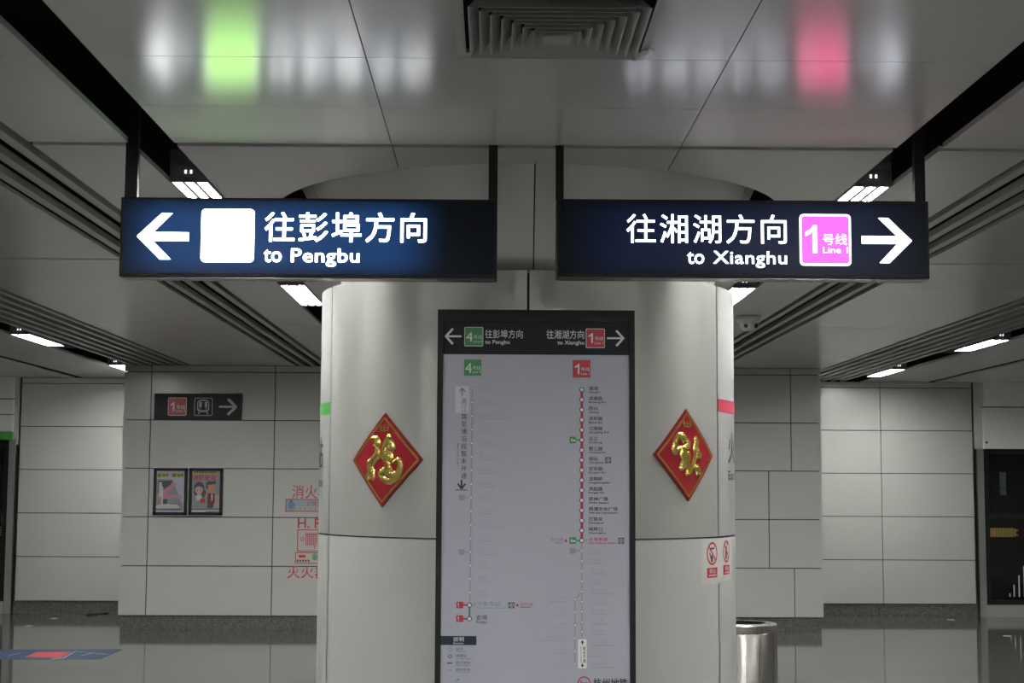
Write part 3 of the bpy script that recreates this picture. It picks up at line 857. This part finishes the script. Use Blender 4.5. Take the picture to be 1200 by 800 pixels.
# line 4
S4 = ['浦沿', '杨家墩', '中医药大学', '联庄', '水澄桥', '复兴路', '南星桥', '甬江路', '近江', '城星路', '市民中心', '江锦路', '钱江路', '景芳', '新塘', '新风']
fnt_w = {2: 11, 3: 17, 4: 23, 5: 30}
gry.seg(553, 455, 551.6, 709, 1.6)
for i, c in enumerate(S4):
    y = 456 + i * 15.9
    x = 553 - 1.4 * i / 16
    gry.disc(x, y, 1.9); dots.disc(x, y, 1.1)
    fnt.text(c, 561, y - 3.6, 561 + fnt_w[len(c)], y + 1); fnt.rect(561, y + 2.5, 561 + fnt_w[len(c)] * 1.15, y + 3.7)
    if i in (8, 12): gry.rect(538, y - 3.4, 545, y + 3.4); gry.rect(545, y - .6, 552, y + .6)
grn.rect(550.2, 709, 552.4, 725)
for y in (709, 725):
    red.rect(536, y - 3.8, 544, y + 3.8); red.rect(544, y - .9, 549, y + .9)
    wht.text('1', 537.4, y - 2.6, 539, y + 2.6)
    blk.disc(551.3, y, 2.9, dy=.0002); dots.disc(551.3, y, 2.0)
mid.text('火车东站', 560, 704.6, 587, 710.2); mid.text('East Railway Station', 560, 711.2, 595, 713.6); mid.text('P', 556, 707, 558.4, 711.4)
red.text('您的位置', 610, 706, 625, 710); red.rect(610, 711, 622, 711.8); red.poly([(608, 706.8), (604.6, 709), (608, 711.2)])
blk.text('彭埠', 559.5, 720.5, 572.3, 726.5, .004); blk.text('Pengbu', 559.5, 727.5, 572, 731, .012)
# closed-section strip left of line 4, film glare painted as a pale patch
q = Print(mp, YP - .0018); q.rect(533, 452.5, 549, 484); q.build('glare_patch', mat('glare_pale', (.58, .59, .65), rough=.4), sh)
mid.seg(535, 453.5, 547, 453.5, 1); mid.seg(541, 455, 541, 464, 1.6, .003); mid.seg(541, 455, 537.5, 459.5, 1.4, .003); mid.seg(541, 455, 544.5, 459.5, 1.4, .003)
mid.text('甬江', 540, 467.2, 546.8, 483, .004, True, .003)
blk.text('路至浦沿段暂未开通', 540, 485, 546.8, 561, .003, True, line=1.2)
blk.text('Not in service from Yongjiang Rd', 535.6, 505, 537, 560, 0)
blk.seg(541, 562.5, 541, 572, 2.2); blk.seg(541, 573, 536.6, 567, 2); blk.seg(541, 573, 545.4, 567, 2); blk.seg(534, 574.3, 548, 574.3, .9)
# legend
q = Print(mp, YP - .0015); q.rect(517.8, 745.2, 559.6, 755.8); q.build('legend_title', m_navy, sh)
wht.text('说明', 532.5, 746.3, 545, 751.8); wht.text('Explain', 533, 752.6, 544.6, 755.2)
for y, c, e, k in ((760.8, '站点', 'The Station', 0), (769, '换乘站', 'Transfer station', 1), (777, '前方到站', 'Station ahead', 2), (785.2, '经过车站', 'Station passed', 3)):
    if k < 2:
        blk.ring(529.2, y, 2.2, 2.2, .35 if k == 0 else .75, n=16)
    else: (blk if k == 2 else gry).rect(525.5, y - .6, 532, y + .6)
    blk.text(c, 536, y - 2.4, 536 + 4.2 * len(c), y + 1); blk.text(e, 536, y + 1.8, 536 + len(e) * 1.15, y + 3.2)
blk.seg(536, 798, 540, 796.2, .5); blk.seg(540, 796.2, 537.6, 794.6, .5)
# operator mark at the foot
red.ring(684.5, 799.5, 7.5, 7.5, 1.4); red.text('hz', 680.4, 796.6, 689, 805, .03)
blk.text('杭州地铁', 695, 794, 735, 806, .02)
blk.build('black_print', m_pblack, sh); red.build('red_print', m_pred, sh); wht.build('white_print', m_tagwhite, sh)
gry.build('grey_print', m_pgrey, sh); dots.build('station_dots', m_pwhite, sh); grn.build('green_print', m_pgreen, sh)
fnt.build('faint_print', m_pfaint, sh); mid.build('mid_grey_print', m_pmid, sh)

# ================================================================== CEILING LAMPS
_lamp = {}
LW, LL = .165, 1.2
def lamp(x, y, label, group):
    t = thing('ceiling_lamp', (x, y, CZ - .01), label, 'ceiling lamp', group)
    if not _lamp:
        z = CZ
        def add(name, mb, m): _lamp.setdefault('p', []).append((name, mb, m))
        h = MB(); h.box(-LW / 2, LW / 2, 0, LL, z + .07, z + .10)
        h.box(-LW / 2, -LW / 2 + .006, 0, LL, z - .004, z + .07).box(LW / 2 - .006, LW / 2, 0, LL, z - .004, z + .07)
        add('housing', h, m_lampbody)
        for k in (-1, 1):
            add('divider', MB().box(k * .0265 - .0095, k * .0265 + .0095, .03, LL - .03, z - .006, z + .001), m_lampbody)
        add('end_plate', MB().box(-LW / 2, LW / 2, 0, .03, z - .006, z + .14), m_endplate)
        add('end_plate', MB().box(-LW / 2, LW / 2, LL - .03, LL, z - .006, z + .10), m_endplate)
        for k in (-1, 0, 1):
            add('tube', MB().box(k * .0525 - .0165, k * .0525 + .0165, .032, LL - .032, z + .002, z + .03), m_tube)
        e = MB()
        for k in (-1, 1): e.box(k * .012 - .004, k * .012 + .004, -.004, 0, z + .03, z + .045)
        add('contact', e, m_glow)
        _lamp['m'] = []
        for n, mb, m in _lamp['p']:
            me = bpy.data.meshes.new('lamp_' + n)
            me.from_pydata([(a, b, c - (CZ - .01)) for a, b, c in mb.v], [], mb.f); me.materials.append(m)
            _lamp['m'].append((n, me))
    for n, me in _lamp['m']:
        o = bpy.data.objects.new(n, me); COL.objects.link(o); o.parent = t
    return t
SL = 1.528
LY = [6.75 + 3.53 * k for k in range(-4, 4)]
words = {6.75: 'first', 10.28: 'second', 13.81: 'third', 17.34: 'fourth'}
for s, side, sg in ((-1, 'left', 'Pengbu'), (1, 'right', 'Xianghu')):
    for y in LY:
        yy = round(y, 2)
        if yy == 3.22: y = 2.9  # fill row added out of view to brighten column front and near ceiling
        if yy in (6.75, 10.28):
            lb = 'lit triple ceiling lamp in dark slot just %s the %s sign' % ('above' if yy < 8 else 'below', side + ' hanging')
            g = 'lamps in the slots beside the column'
        elif yy > 12:
            if yy > 16: continue
            lb = 'ceiling lamp in the %s slot hidden behind the column' % side; g = 'lamps in the slots beside the column'
        elif yy == 3.22:
            lb = 'added unseen fill lamp in the %s slot just above the picture' % side; g = 'lamps in the slots beside the column'
        else:
            lb = 'ceiling lamp behind the viewpoint'; g = 'lamps behind the viewpoint'
        lamp(XA + s * SL, y, lb, g)
    for y in LY:
        yy = round(y, 2)
        if yy in (13.81, 17.34):
            lb = '%s lit lamp of the outer slot near the %s wall' % ('nearer' if yy < 15 else 'farther', side); g = 'lamps of the outer slots'
        elif yy > 2:
            lb = 'lamp of the outer %s slot outside the picture' % side; g = 'outer lamps outside the picture'
        else:
            lb = 'ceiling lamp behind the viewpoint'; g = 'lamps behind the viewpoint'
        lamp(XA + s * 4.44, y, lb, g)

# ================================================================== SMALL CEILING THINGS
# square air diffuser
DX, DY, DZ = XA + .012, 4.375, CZ
df = thing('air_diffuser', (DX, DY, DZ), 'square grey louvred air diffuser in ceiling at top middle', 'air vent')
def sq_ring(b0, z0, b1, z1, t=.003):
    m = MB()
    c0 = [(-b0, -b0), (b0, -b0), (b0, b0), (-b0, b0)]; c1 = [(-b1, -b1), (b1, -b1), (b1, b1), (-b1, b1)]
    v = [(DX + x, DY + y, z0) for x, y in c0] + [(DX + x, DY + y, z1) for x, y in c1]
    v += [(DX + x * (1 - t / b0), DY + y * (1 - t / b0), z0) for x, y in c0] + [(DX + x * (1 - t / b1), DY + y * (1 - t / b1), z1) for x, y in c1]
    f = []
    for i in range(4):
        j = (i + 1) % 4
        f += [(i, j, j + 4, i + 4), (i + 8, i + 12, j + 12, j + 8), (i, i + 8, j + 8, j), (i + 4, j + 4, j + 12, i + 12)]
    return m.add(v, f)
fm = MB()
o0, i0 = .296, .268
fm.box(DX - o0, DX + o0, DY - o0, DY - i0, DZ - .016, DZ).box(DX - o0, DX + o0, DY + i0, DY + o0, DZ - .016, DZ)
fm.box(DX - o0, DX - i0, DY - i0, DY + i0, DZ - .016, DZ).box(DX + i0, DX + o0, DY - i0, DY + i0, DZ - .016, DZ)
fm.build('rim', m_diff, df)
MB().box(DX - i0, DX + i0, DY - i0, DY + i0, DZ - .003, DZ - .001).build('throat', m_void, df)
for k in range(7):
    b_ = .255 - .031 * k
    sq_ring(b_, DZ - .038 - .002 * k, b_ - .026, DZ - .004).build('louvre', m_diff, df)
MB().box(DX - .04, DX + .04, DY - .04, DY + .04, DZ - .056, DZ - .05).build('centre_plate', m_diff, df)
# strip of tape hanging from the diffuser corner
bm_ = MB(); pts = []
tl = Vector((DX + .285, DY + .29, DZ))
for i in range(9):
    t_ = i / 8; wob = .005 * math.sin(t_ * 9)
    x = DX + .262 + .052 * t_; y = DY + .302 - .125 * t_
    pts.append(((x - .03 + wob, y, DZ - .022 - .004 * math.sin(t_ * 12) ** 2), (x - .006 + .01 * math.sin(PI * t_), y + .006, DZ - .026 - .006 * math.sin(PI * t_) - .003 * math.cos(t_ * 14) ** 2)))
V = [p for a in pts for p in a]
bm_.add(V, [(2 * i, 2 * i + 1, 2 * i + 3, 2 * i + 2) for i in range(8)])
tp = bm_.build('tape_scrap', m_tape, None, True, loc=(tl.x, DY + .27, DZ - .03))
sm = tp.modifiers.new('thick', 'SOLIDIFY'); sm.thickness = .002
tag(tp, 'crumpled strip of clear tape hanging at the air diffuser corner', 'tape')
# dome camera
c = PF(877, 370.5, CZ)
dc = thing('dome_camera', (c.x, c.y, CZ), 'small white dome security camera on the ceiling right of column', 'camera')
MB().lathe([(0, CZ), (.098, CZ), (.098, CZ - .03), (.085, CZ - .05), (.075, CZ - .052)], c.x, c.y, 28).build('base', m_plastic, dc, True)
MB().lathe([(.076, CZ - .05), (.07, CZ - .085), (.05, CZ - .108), (.025, CZ - .118), (0, CZ - .12)], c.x, c.y, 24).build('dome', m_plastic, dc, True)
for a in (-.45, .8):
    MB().tube((c.x + .06 * math.sin(a), c.y - .06 * math.cos(a), CZ - .08), (c.x + .078 * math.sin(a), c.y - .078 * math.cos(a), CZ - .082), .017).build('lens', m_black, dc)

# ================================================================== LITTER BIN
bx_, by_ = P(866, 730, 8.25).x, 8.25
RB = .2
ztop = P(866, 729.5, 8.25).z
bn = thing('litter_bin', (bx_, by_, 0), 'round stainless steel litter bin beside the column', 'bin')
o = MB().lathe([(0, .02), (RB - .012, .02), (RB - .012, .05), (RB, .05), (RB, ztop - .045), (RB - .002, ztop - .042)], bx_, by_, 64).build('body', m_steel, bn); smooth_angle(o)
o = MB().lathe([(RB, ztop - .04), (RB, ztop - .004), (RB - .004, ztop), (.145, ztop + .004), (.14, ztop)], bx_, by_, 64).build('top_ring', m_steel, bn); smooth_angle(o)
MB().lathe([(0, ztop - .14), (.139, ztop - .14), (.139, ztop - .002)], bx_, by_, 40).build('inner_liner', m_black, bn)
MB().lathe([(RB - .02, 0), (RB - .02, .05), (.05, .05)], bx_, by_, 40).build('foot_ring', m_black, bn)

# ================================================================== POSTER WALL THINGS
Yw = YN - .001
mp = plane_map(232, 476, YN - .02)
X0, Z1 = mp(180.8, 461); X1, Z0 = mp(283.4, 491.5)
ws = thing('wall_sign', ((X0 + X1) / 2, YN, Z0), 'grey wall sign with red line badge, train symbol and right arrow', 'sign')
MB().box(X0, X1, YN - .02, YN, Z0, Z1).build('plate', m_wsign, ws)
q = Print(mp, YN - .0215); q.rrect(196.9, 465.7, 218.8, 487, 2); q.rrect(227.7, 466, 249.1, 487, 2)
q.seg(256.7, 476.3, 275.5, 476.3, 2.6); q.seg(277.3, 476.8, 267, 467.2, 3.2); q.seg(277.3, 475.8, 267, 485.6, 3.2)
q.build('white_print', m_wsignwhite, ws)
q = Print(mp, YN - .023); q.rrect(197.6, 466.4, 218.1, 486.3, 1.6); q.build('red_field', m_wsignred, ws)
q = Print(mp, YN - .023); q.rrect(228.4, 466.7, 248.4, 486.3, 1.6); q.build('dark_field', m_wsign, ws)
q = Print(mp, YN - .0245)
q.text('1', 200, 471, 204.5, 482, .02); q.text('号线', 206.5, 474.5, 217, 479.5, .005); q.text('Line 1', 206.5, 480, 217, 482.5, .01)
q.build('badge_text', m_wsignwhite, ws)
q = Print(mp, YN - .0245)
q.rrect(231.3, 468.3, 245.3, 482.5, 4); q.seg(234, 482.8, 232.4, 485.2, 1.2); q.seg(242.6, 482.8, 244.2, 485.2, 1.2)
tr = q.build('train_symbol', m_wsignwhite, ws)
q = Print(mp, YN - .026)
q.rrect(232.4, 469.6, 244.2, 480.6, 3.2)
q.build('train_field', m_wsign, tr)
q = Print(mp, YN - .0275)
q.rrect(233.6, 470.8, 236.6, 477, .8); q.rrect(240, 470.8, 243, 477, .8); q.rect(234, 478, 236, 479); q.rect(240.6, 478, 242.6, 479)
q.build('train_windows', m_wsignwhite, tr)

# two framed posters
def poster(x0, y0, x1, y1, label):
    mp = plane_map((x0 + x1) / 2, (y0 + y1) / 2, YN - .025)
    X0, Z1 = mp(x0, y0); X1, Z0 = mp(x1, y1)
    t = thing('framed_poster', ((X0 + X1) / 2, YN, Z0), label, 'poster', 'framed posters on the wall')
    fw = .032
    m = MB()
    m.box(X0, X0 + fw, YN - .03, YN, Z0, Z1).box(X1 - fw, X1, YN - .03, YN, Z0, Z1).box(X0, X1, YN - .03, YN, Z0, Z0 + fw).box(X0, X1, YN - .03, YN, Z1 - fw, Z1)
    m.build('frame', m_black, t)
    MB().box(X0 - .008, X1 + .008, YN - .006, YN, Z0 - .008, Z1 + .008).build('backing_strip', m_alu, t)
    return t, mp
def pm(name, c): return mat('poster_' + name, c, rough=.4)
p_lil = pm('lilac', (.36, .36, .46)); p_gry = pm('grey', (.22, .23, .23)); p_dk = pm('dark', (.06, .06, .07)); p_pink = pm('pink', (.42, .20, .28)); p_olive = pm('olive', (.34, .32, .06))
p_skin = pm('skin', (.42, .30, .25)); p_skin2 = pm('tan', (.42, .20, .14)); p_red = pm('red', (.42, .03, .06)); p_mar = pm('maroon', (.14, .03, .035)); p_teal = pm('teal', (.20, .24, .25)); p_pale = pm('pale', (.45, .46, .46)); p_pinkp = pm('palepink', (.42, .28, .28))
def pp(t, mp, name, m, dy, fn):
    q = Print(mp, YN - .012); q_ = q; fn(lambda *a, **k: q_.poly(*a, dy=dy, **k), q_, dy); return q_.build(name, m, t)
t, mp = poster(179.6, 548.2, 219.2, 603.3, 'framed poster of a pale station interior with pink diagonal, left of the pair')
pp(t, mp, 'sheet', p_lil, 0, lambda P_, q, d: q.rect(182, 551, 217, 601, d))
pp(t, mp, 'dark_scene', p_gry, .001, lambda P_, q, d: P_([(182.5, 561), (201, 561), (214, 591), (214, 597), (182.5, 597)]))
pp(t, mp, 'dark_shapes', p_dk, .002, lambda P_, q, d: (P_([(185, 563), (202, 563), (195, 575), (185, 580)]), P_([(182.5, 596.4), (213, 596.4), (214, 597.6), (182.5, 597.6)]), P_([(191, 578), (196, 576), (196, 590), (191, 590)])))
pp(t, mp, 'pink_diagonal', p_pink, .003, lambda P_, q, d: (P_([(183, 579), (204, 565), (207, 567), (196, 579), (212, 580), (214, 584), (184, 585)]),))
pp(t, mp, 'pale_columns', p_pale, .004, lambda P_, q, d: (q.rect(186, 565, 189.5, 582, d), q.rect(189, 570, 191, 592, d), P_([(183, 592), (206, 589), (211, 595), (183, 595.6)])))
pp(t, mp, 'green_block', p_teal, .004, lambda P_, q, d: P_([(197, 585), (208, 583), (210, 591), (199, 591)]))
pp(t, mp, 'title_pills', p_olive, .003, lambda P_, q, d: (q.rrect(183.5, 554, 198, 559, 2, d), q.rrect(200, 554, 215, 559, 2, d)))
pp(t, mp, 'title_marks', p_dk, .005, lambda P_, q, d: [(q.ring(x, 556.6, 2, 2.2, .6, n=10, dy=d), q.seg(x - 1.5, 556.6, x + 1.5, 556.6, .7, d), q.seg(x, 554.6, x, 558.6, .7, d), q.rect(x + 4, 555.6, x + 6.5, 557.6, d), q.rect(x + 8, 555.6, x + 10, 557.6, d)) for x in (186, 203.5)])
t, mp = poster(221.2, 548.2, 260.8, 603.3, 'framed poster of a cartoon woman and man under a red title, right of the pair')
pp(t, mp, 'sheet', p_teal, 0, lambda P_, q, d: q.rect(223.6, 551, 258.4, 601, d))
pp(t, mp, 'footer', p_pale, .001, lambda P_, q, d: q.rect(223.6, 597.4, 258.4, 601, d))
pp(t, mp, 'footer_line', p_dk, .002, lambda P_, q, d: (q.rect(223.6, 596.2, 258.4, 597.1, d), q.rect(241, 598.8, 257, 599.6, d)))
pp(t, mp, 'title_strip', p_olive, .001, lambda P_, q, d: q.rect(225, 551.6, 254, 555, d))
pp(t, mp, 'title_dots', p_dk, .002, lambda P_, q, d: [q.rect(226.6 + k * 3, 552.4, 228.6 + k * 3, 554.3, d) for k in range(9)])
pp(t, mp, 'red_title', p_red, .002, lambda P_, q, d: q.text('消防安全', 225, 556, 253, 562.6, .03, dy=d))
pp(t, mp, 'pink_ground', p_pinkp, .001, lambda P_, q, d: (P_([(250, 582), (258.4, 578), (258.4, 596), (249, 592)]),))
pp(t, mp, 'hair', p_dk, .002, lambda P_, q, d: (q.disc(233, 571, 6, 6.6, dy=d), q.disc(238.6, 578, 2.6, 5, dy=d), q.disc(229, 577, 2, 4, dy=d), P_([(241, 566), (243, 563.6), (252.6, 563.4), (252.6, 568), (243, 573), (241.2, 572)])))
pp(t, mp, 'woman_skin', p_skin, .003, lambda P_, q, d: (q.disc(233, 574, 4.8, 4.3, dy=d), q.rect(231.4, 577, 234.6, 585, d), q.seg(230, 583, 226, 579, 1.4, d)))
pp(t, mp, 'woman_dress', p_pale, .004, lambda P_, q, d: (P_([(230.4, 580), (235.6, 580), (236.4, 586), (229.8, 586)]), q.disc(231, 574.6, .7, dy=d), q.disc(235, 574.6, .7, dy=d)))
pp(t, mp, 'man_face', p_skin2, .003, lambda P_, q, d: (P_([(243, 568), (252.4, 567), (252.6, 575), (249, 578.4), (244.4, 577)]), q.seg(243, 577, 240, 582, 1.6, d)))
pp(t, mp, 'man_suit', p_mar, .004, lambda P_, q, d: (P_([(243.4, 577.6), (251.4, 578), (252, 587), (249.6, 594.6), (243.6, 594.6), (243, 586)]),))
pp(t, mp, 'man_shirt', p_pale, .005, lambda P_, q, d: P_([(247.2, 578.6), (249, 579), (249.2, 586), (248, 587)]))
pp(t, mp, 'red_bag', p_red, .006, lambda P_, q, d: q.rrect(234.6, 584, 240.4, 589.4, 1, d))
pp(t, mp, 'eyes', p_dk, .006, lambda P_, q, d: (q.disc(231, 574.6, .7, n=8, dy=d), q.disc(235, 574.6, .7, n=8, dy=d), q.rect(242.8, 592.8, 250, 595.2, d)))

# hydrant lettering and stickers (continues behind the column)
mp = plane_map(356, 620, YN - .002)
def lettering(name, body, x0, y0, x1, y1, label, bold):
    q = Print(mp, YN - .002); q.text(body, x0, y0, x1, y1, bold)
    c = q.v[0]
    o = q.build(name, m_redtext, None, loc=(mp((x0 + x1) / 2, y1)[0], YN - .002, mp(x0, y1)[1]))
    return tag(o, label, 'lettering')
lettering('wall_lettering', '消火栓', 341.5, 568, 386.5, 584, 'red Chinese lettering above the red bordered sticker', .0)
lettering('wall_lettering', 'H. R', 348.8, 607, 377.5, 618.5, 'red Latin letters H. R on the wall', .012)
lettering('wall_lettering', '灭火器', 337.3, 662.5, 384.5, 677.5, 'red Chinese lettering below the small stickers', .0)
def wsticker(x0, y0, x1, y1, label, base, edge):
    X0, Z1 = mp(x0, y0); X1, Z0 = mp(x1, y1)
    t = thing('wall_sticker', ((X0 + X1) / 2, YN - .002, Z0), label, 'sticker')
    q = Print(mp, YN - .002); q.rect(x0, y0, x1, y1); q.build('sheet', base, t)
    q = Print(mp, YN - .003); q.frame(x0, y0, x1, y1, 1.0); q.build('border', edge, t)
    return t
m_stkb = mat('sticker_bluegrey', (.27, .33, .35), rough=.4); m_stkp = mat('sticker_peach', (.50, .44, .38), rough=.4)
t = wsticker(334, 584.5, 392, 599.5, 'blue grey sticker with thick red border under Chinese lettering', m_stkb, m_redtext)
q = Print(mp, YN - .0035); q.text('正确', 359, 586.5, 370, 592); q.build('sticker_title', m_redtext, t)
q = Print(mp, YN - .0035); [q.rrect(348.5 + k * 6.2, 593.5, 353.5 + k * 6.2, 598, 1.5) for k in range(6)]; q.build('pale_marks', m_stkp, t)
q = Print(mp, YN - .0035); q.disc(341, 592, 4.2, 4.8); q.build('blue_spot', mat('sticker_blue', (.1, .25, .36), rough=.4), t)
q = Print(mp, YN - .0045); [q.ring(351 + k * 6.2, 595.8, 1.6, 1.6, .6, n=10) for k in range(6)]; q.rect(340, 585.8, 341.6, 588); q.build('dark_marks', m_pblack, t)
t = wsticker(348.5, 620, 392, 646, 'square outline sticker with red hose reel drawing', m_wall, m_redtext)
q = Print(mp, YN - .0035); [q.rect(358.5 + k * 1.7, 625.5, 359.4 + k * 1.7, 639) for k in range(8)]; q.rect(357.8, 625, 372, 626); q.ring(354.5, 631.5, 2.4, 2.4, .7, n=12); q.rect(368.4, 639, 369.4, 642.5); q.build('hose_drawing', m_redtext, t)
t = wsticker(346.5, 647, 392, 660, 'narrow peach sticker with green spot below hose reel sticker', m_stkp, m_redtext)
q = Print(mp, YN - .0035); q.disc(369.5, 652.5, 3.4, 4); q.build('green_spot', mat('sticker_green', (.14, .3, .22), rough=.4), t)
q = Print(mp, YN - .0035); q.rect(350.5, 650, 358.5, 653); q.build('sticker_title', m_redtext, t)
q = Print(mp, YN - .0035); [q.rect(348.5 + k * 3.2, 655.5, 350.3 + k * 3.2, 658) for k in range(5)]; q.build('dark_marks', m_pblack, t)

# ================================================================== FLOOR THINGS
def floor_poly(pts, z): return [tuple(PF(x, y, z)) for x, y in pts]
c = PF(60, 766)
fa = thing('floor_sticker', (c.x, c.y, 0), 'blue arrow shaped floor sticker with red middle field', 'floor sticker')
def fq(name, pts, m, z):
    v = floor_poly(pts, z)
    a = sum(v[i][0] * v[(i + 1) % len(v)][1] - v[(i + 1) % len(v)][0] * v[i][1] for i in range(len(v)))
    if a < 0: v = v[::-1]
    return obj(name, v, [tuple(range(len(v)))], m, fa)
fq('blue_field', [(-60, 761), (144, 760.3), (117, 772), (-70, 772.6)], m_decal, .0012)
fq('red_field', [(43, 763.8), (84, 763.4), (71, 770.2), (29, 769.4)], m_decalr, .002)
fq('red_field', [(-30, 764), (2, 763.6), (-4, 766.6), (-34, 767)], m_decalr, .002)
v_ = MB()
for (a, b, c_, d_) in (((88, 763), (90.5, 763), (127, 766.3), (124, 766.4)), ((88, 762.6), (89.5, 762.6), (76, 770.4), (74, 770.4)), ((60, 771.4), (76, 770.4), (76, 770.9), (60, 772)),
                       ((8, 768.4), (24, 764.6), (25.5, 764.6), (10, 768.4)), ((94, 768), (108, 764.8), (110, 764.8), (96, 768))):
    vv = floor_poly((a, b, c_, d_), .0022); v_.add(vv, [(0, 1, 2, 3)])
v_.build('white_lines', m_decalw, fa)
# dark scrap at the foot of the left wall
c = PF(117, 719.5)
sc_ = MB()
n = 9
for i in range(n):
    t_ = i / (n - 1); x = c.x - .105 + .21 * t_; wd = .03 + .03 * math.sin(PI * t_) + .012 * math.sin(t_ * 11); zz = .006 + .004 * math.sin(t_ * 9); yy = c.y - .22 + .42 * t_
    sc_.v += [(x, yy - wd, zz), (x, yy, zz + .012), (x, yy + wd, zz), (x, yy, max(zz - .012, .0))]
for i in range(n - 1):
    for j in range(4): sc_.f.append((i * 4 + j, i * 4 + (j + 1) % 4, i * 4 + 4 + (j + 1) % 4, i * 4 + 4 + j))
sc_.f += [(3, 2, 1, 0), tuple(range(4 * n - 4, 4 * n))]
o = sc_.build('dark_scrap', m_leaf, None, True, loc=(c.x, c.y, 0)); tag(o, 'dark curled scrap lying at the foot of the left wall', 'scrap')
for (x, y, wd, lb) in ((63.5, 724.5, 7, 'small white fleck nearest the left wall foot'), (33.5, 733.5, 8, 'small white fleck on floor near left screen door'),
                      (1114, 726, 8, 'small white fleck near the right wall foot'), (1180, 745, 9, 'small white fleck on floor before right screen door')):
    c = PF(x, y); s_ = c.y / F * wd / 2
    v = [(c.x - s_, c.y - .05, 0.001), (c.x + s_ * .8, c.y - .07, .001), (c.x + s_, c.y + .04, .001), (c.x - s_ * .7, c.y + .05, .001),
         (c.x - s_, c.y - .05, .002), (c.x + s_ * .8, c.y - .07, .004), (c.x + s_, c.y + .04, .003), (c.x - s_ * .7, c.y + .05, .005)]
    o = obj('white_fleck', v, [(3, 2, 1, 0), (4, 5, 6, 7), (0, 1, 5, 4), (1, 2, 6, 5), (2, 3, 7, 6), (3, 0, 4, 7)], m_fleck, None, loc=(c.x, c.y, 0))  # thin white fleck on the floor
    tag(o, lb, 'paper', 'white flecks on the floor')

SMALL = ('black_print', 'red_print', 'white_print', 'grey_print', 'station_dots', 'green_print', 'faint_print', 'mid_grey_print', 'header_print', 'badge_text',
         'line_badge_text', 'train_windows', 'title_marks', 'title_dots', 'title_pills', 'dark_marks', 'pale_marks', 'pale_bars', 'decal_stripe', 'hose_drawing',
         'footer_line', 'dark_shapes', 'pale_columns', 'white_lines', 'contact', 'gold_small_print', 'notice_mark', 'blue_notice', 'eyes', 'hair', 'caption', 'station_name', 'woman_skin')
for o in list(COL.objects):
    if o.parent is not None and o.name.split('.')[0] in SMALL: o['kind'] = 'stuff'
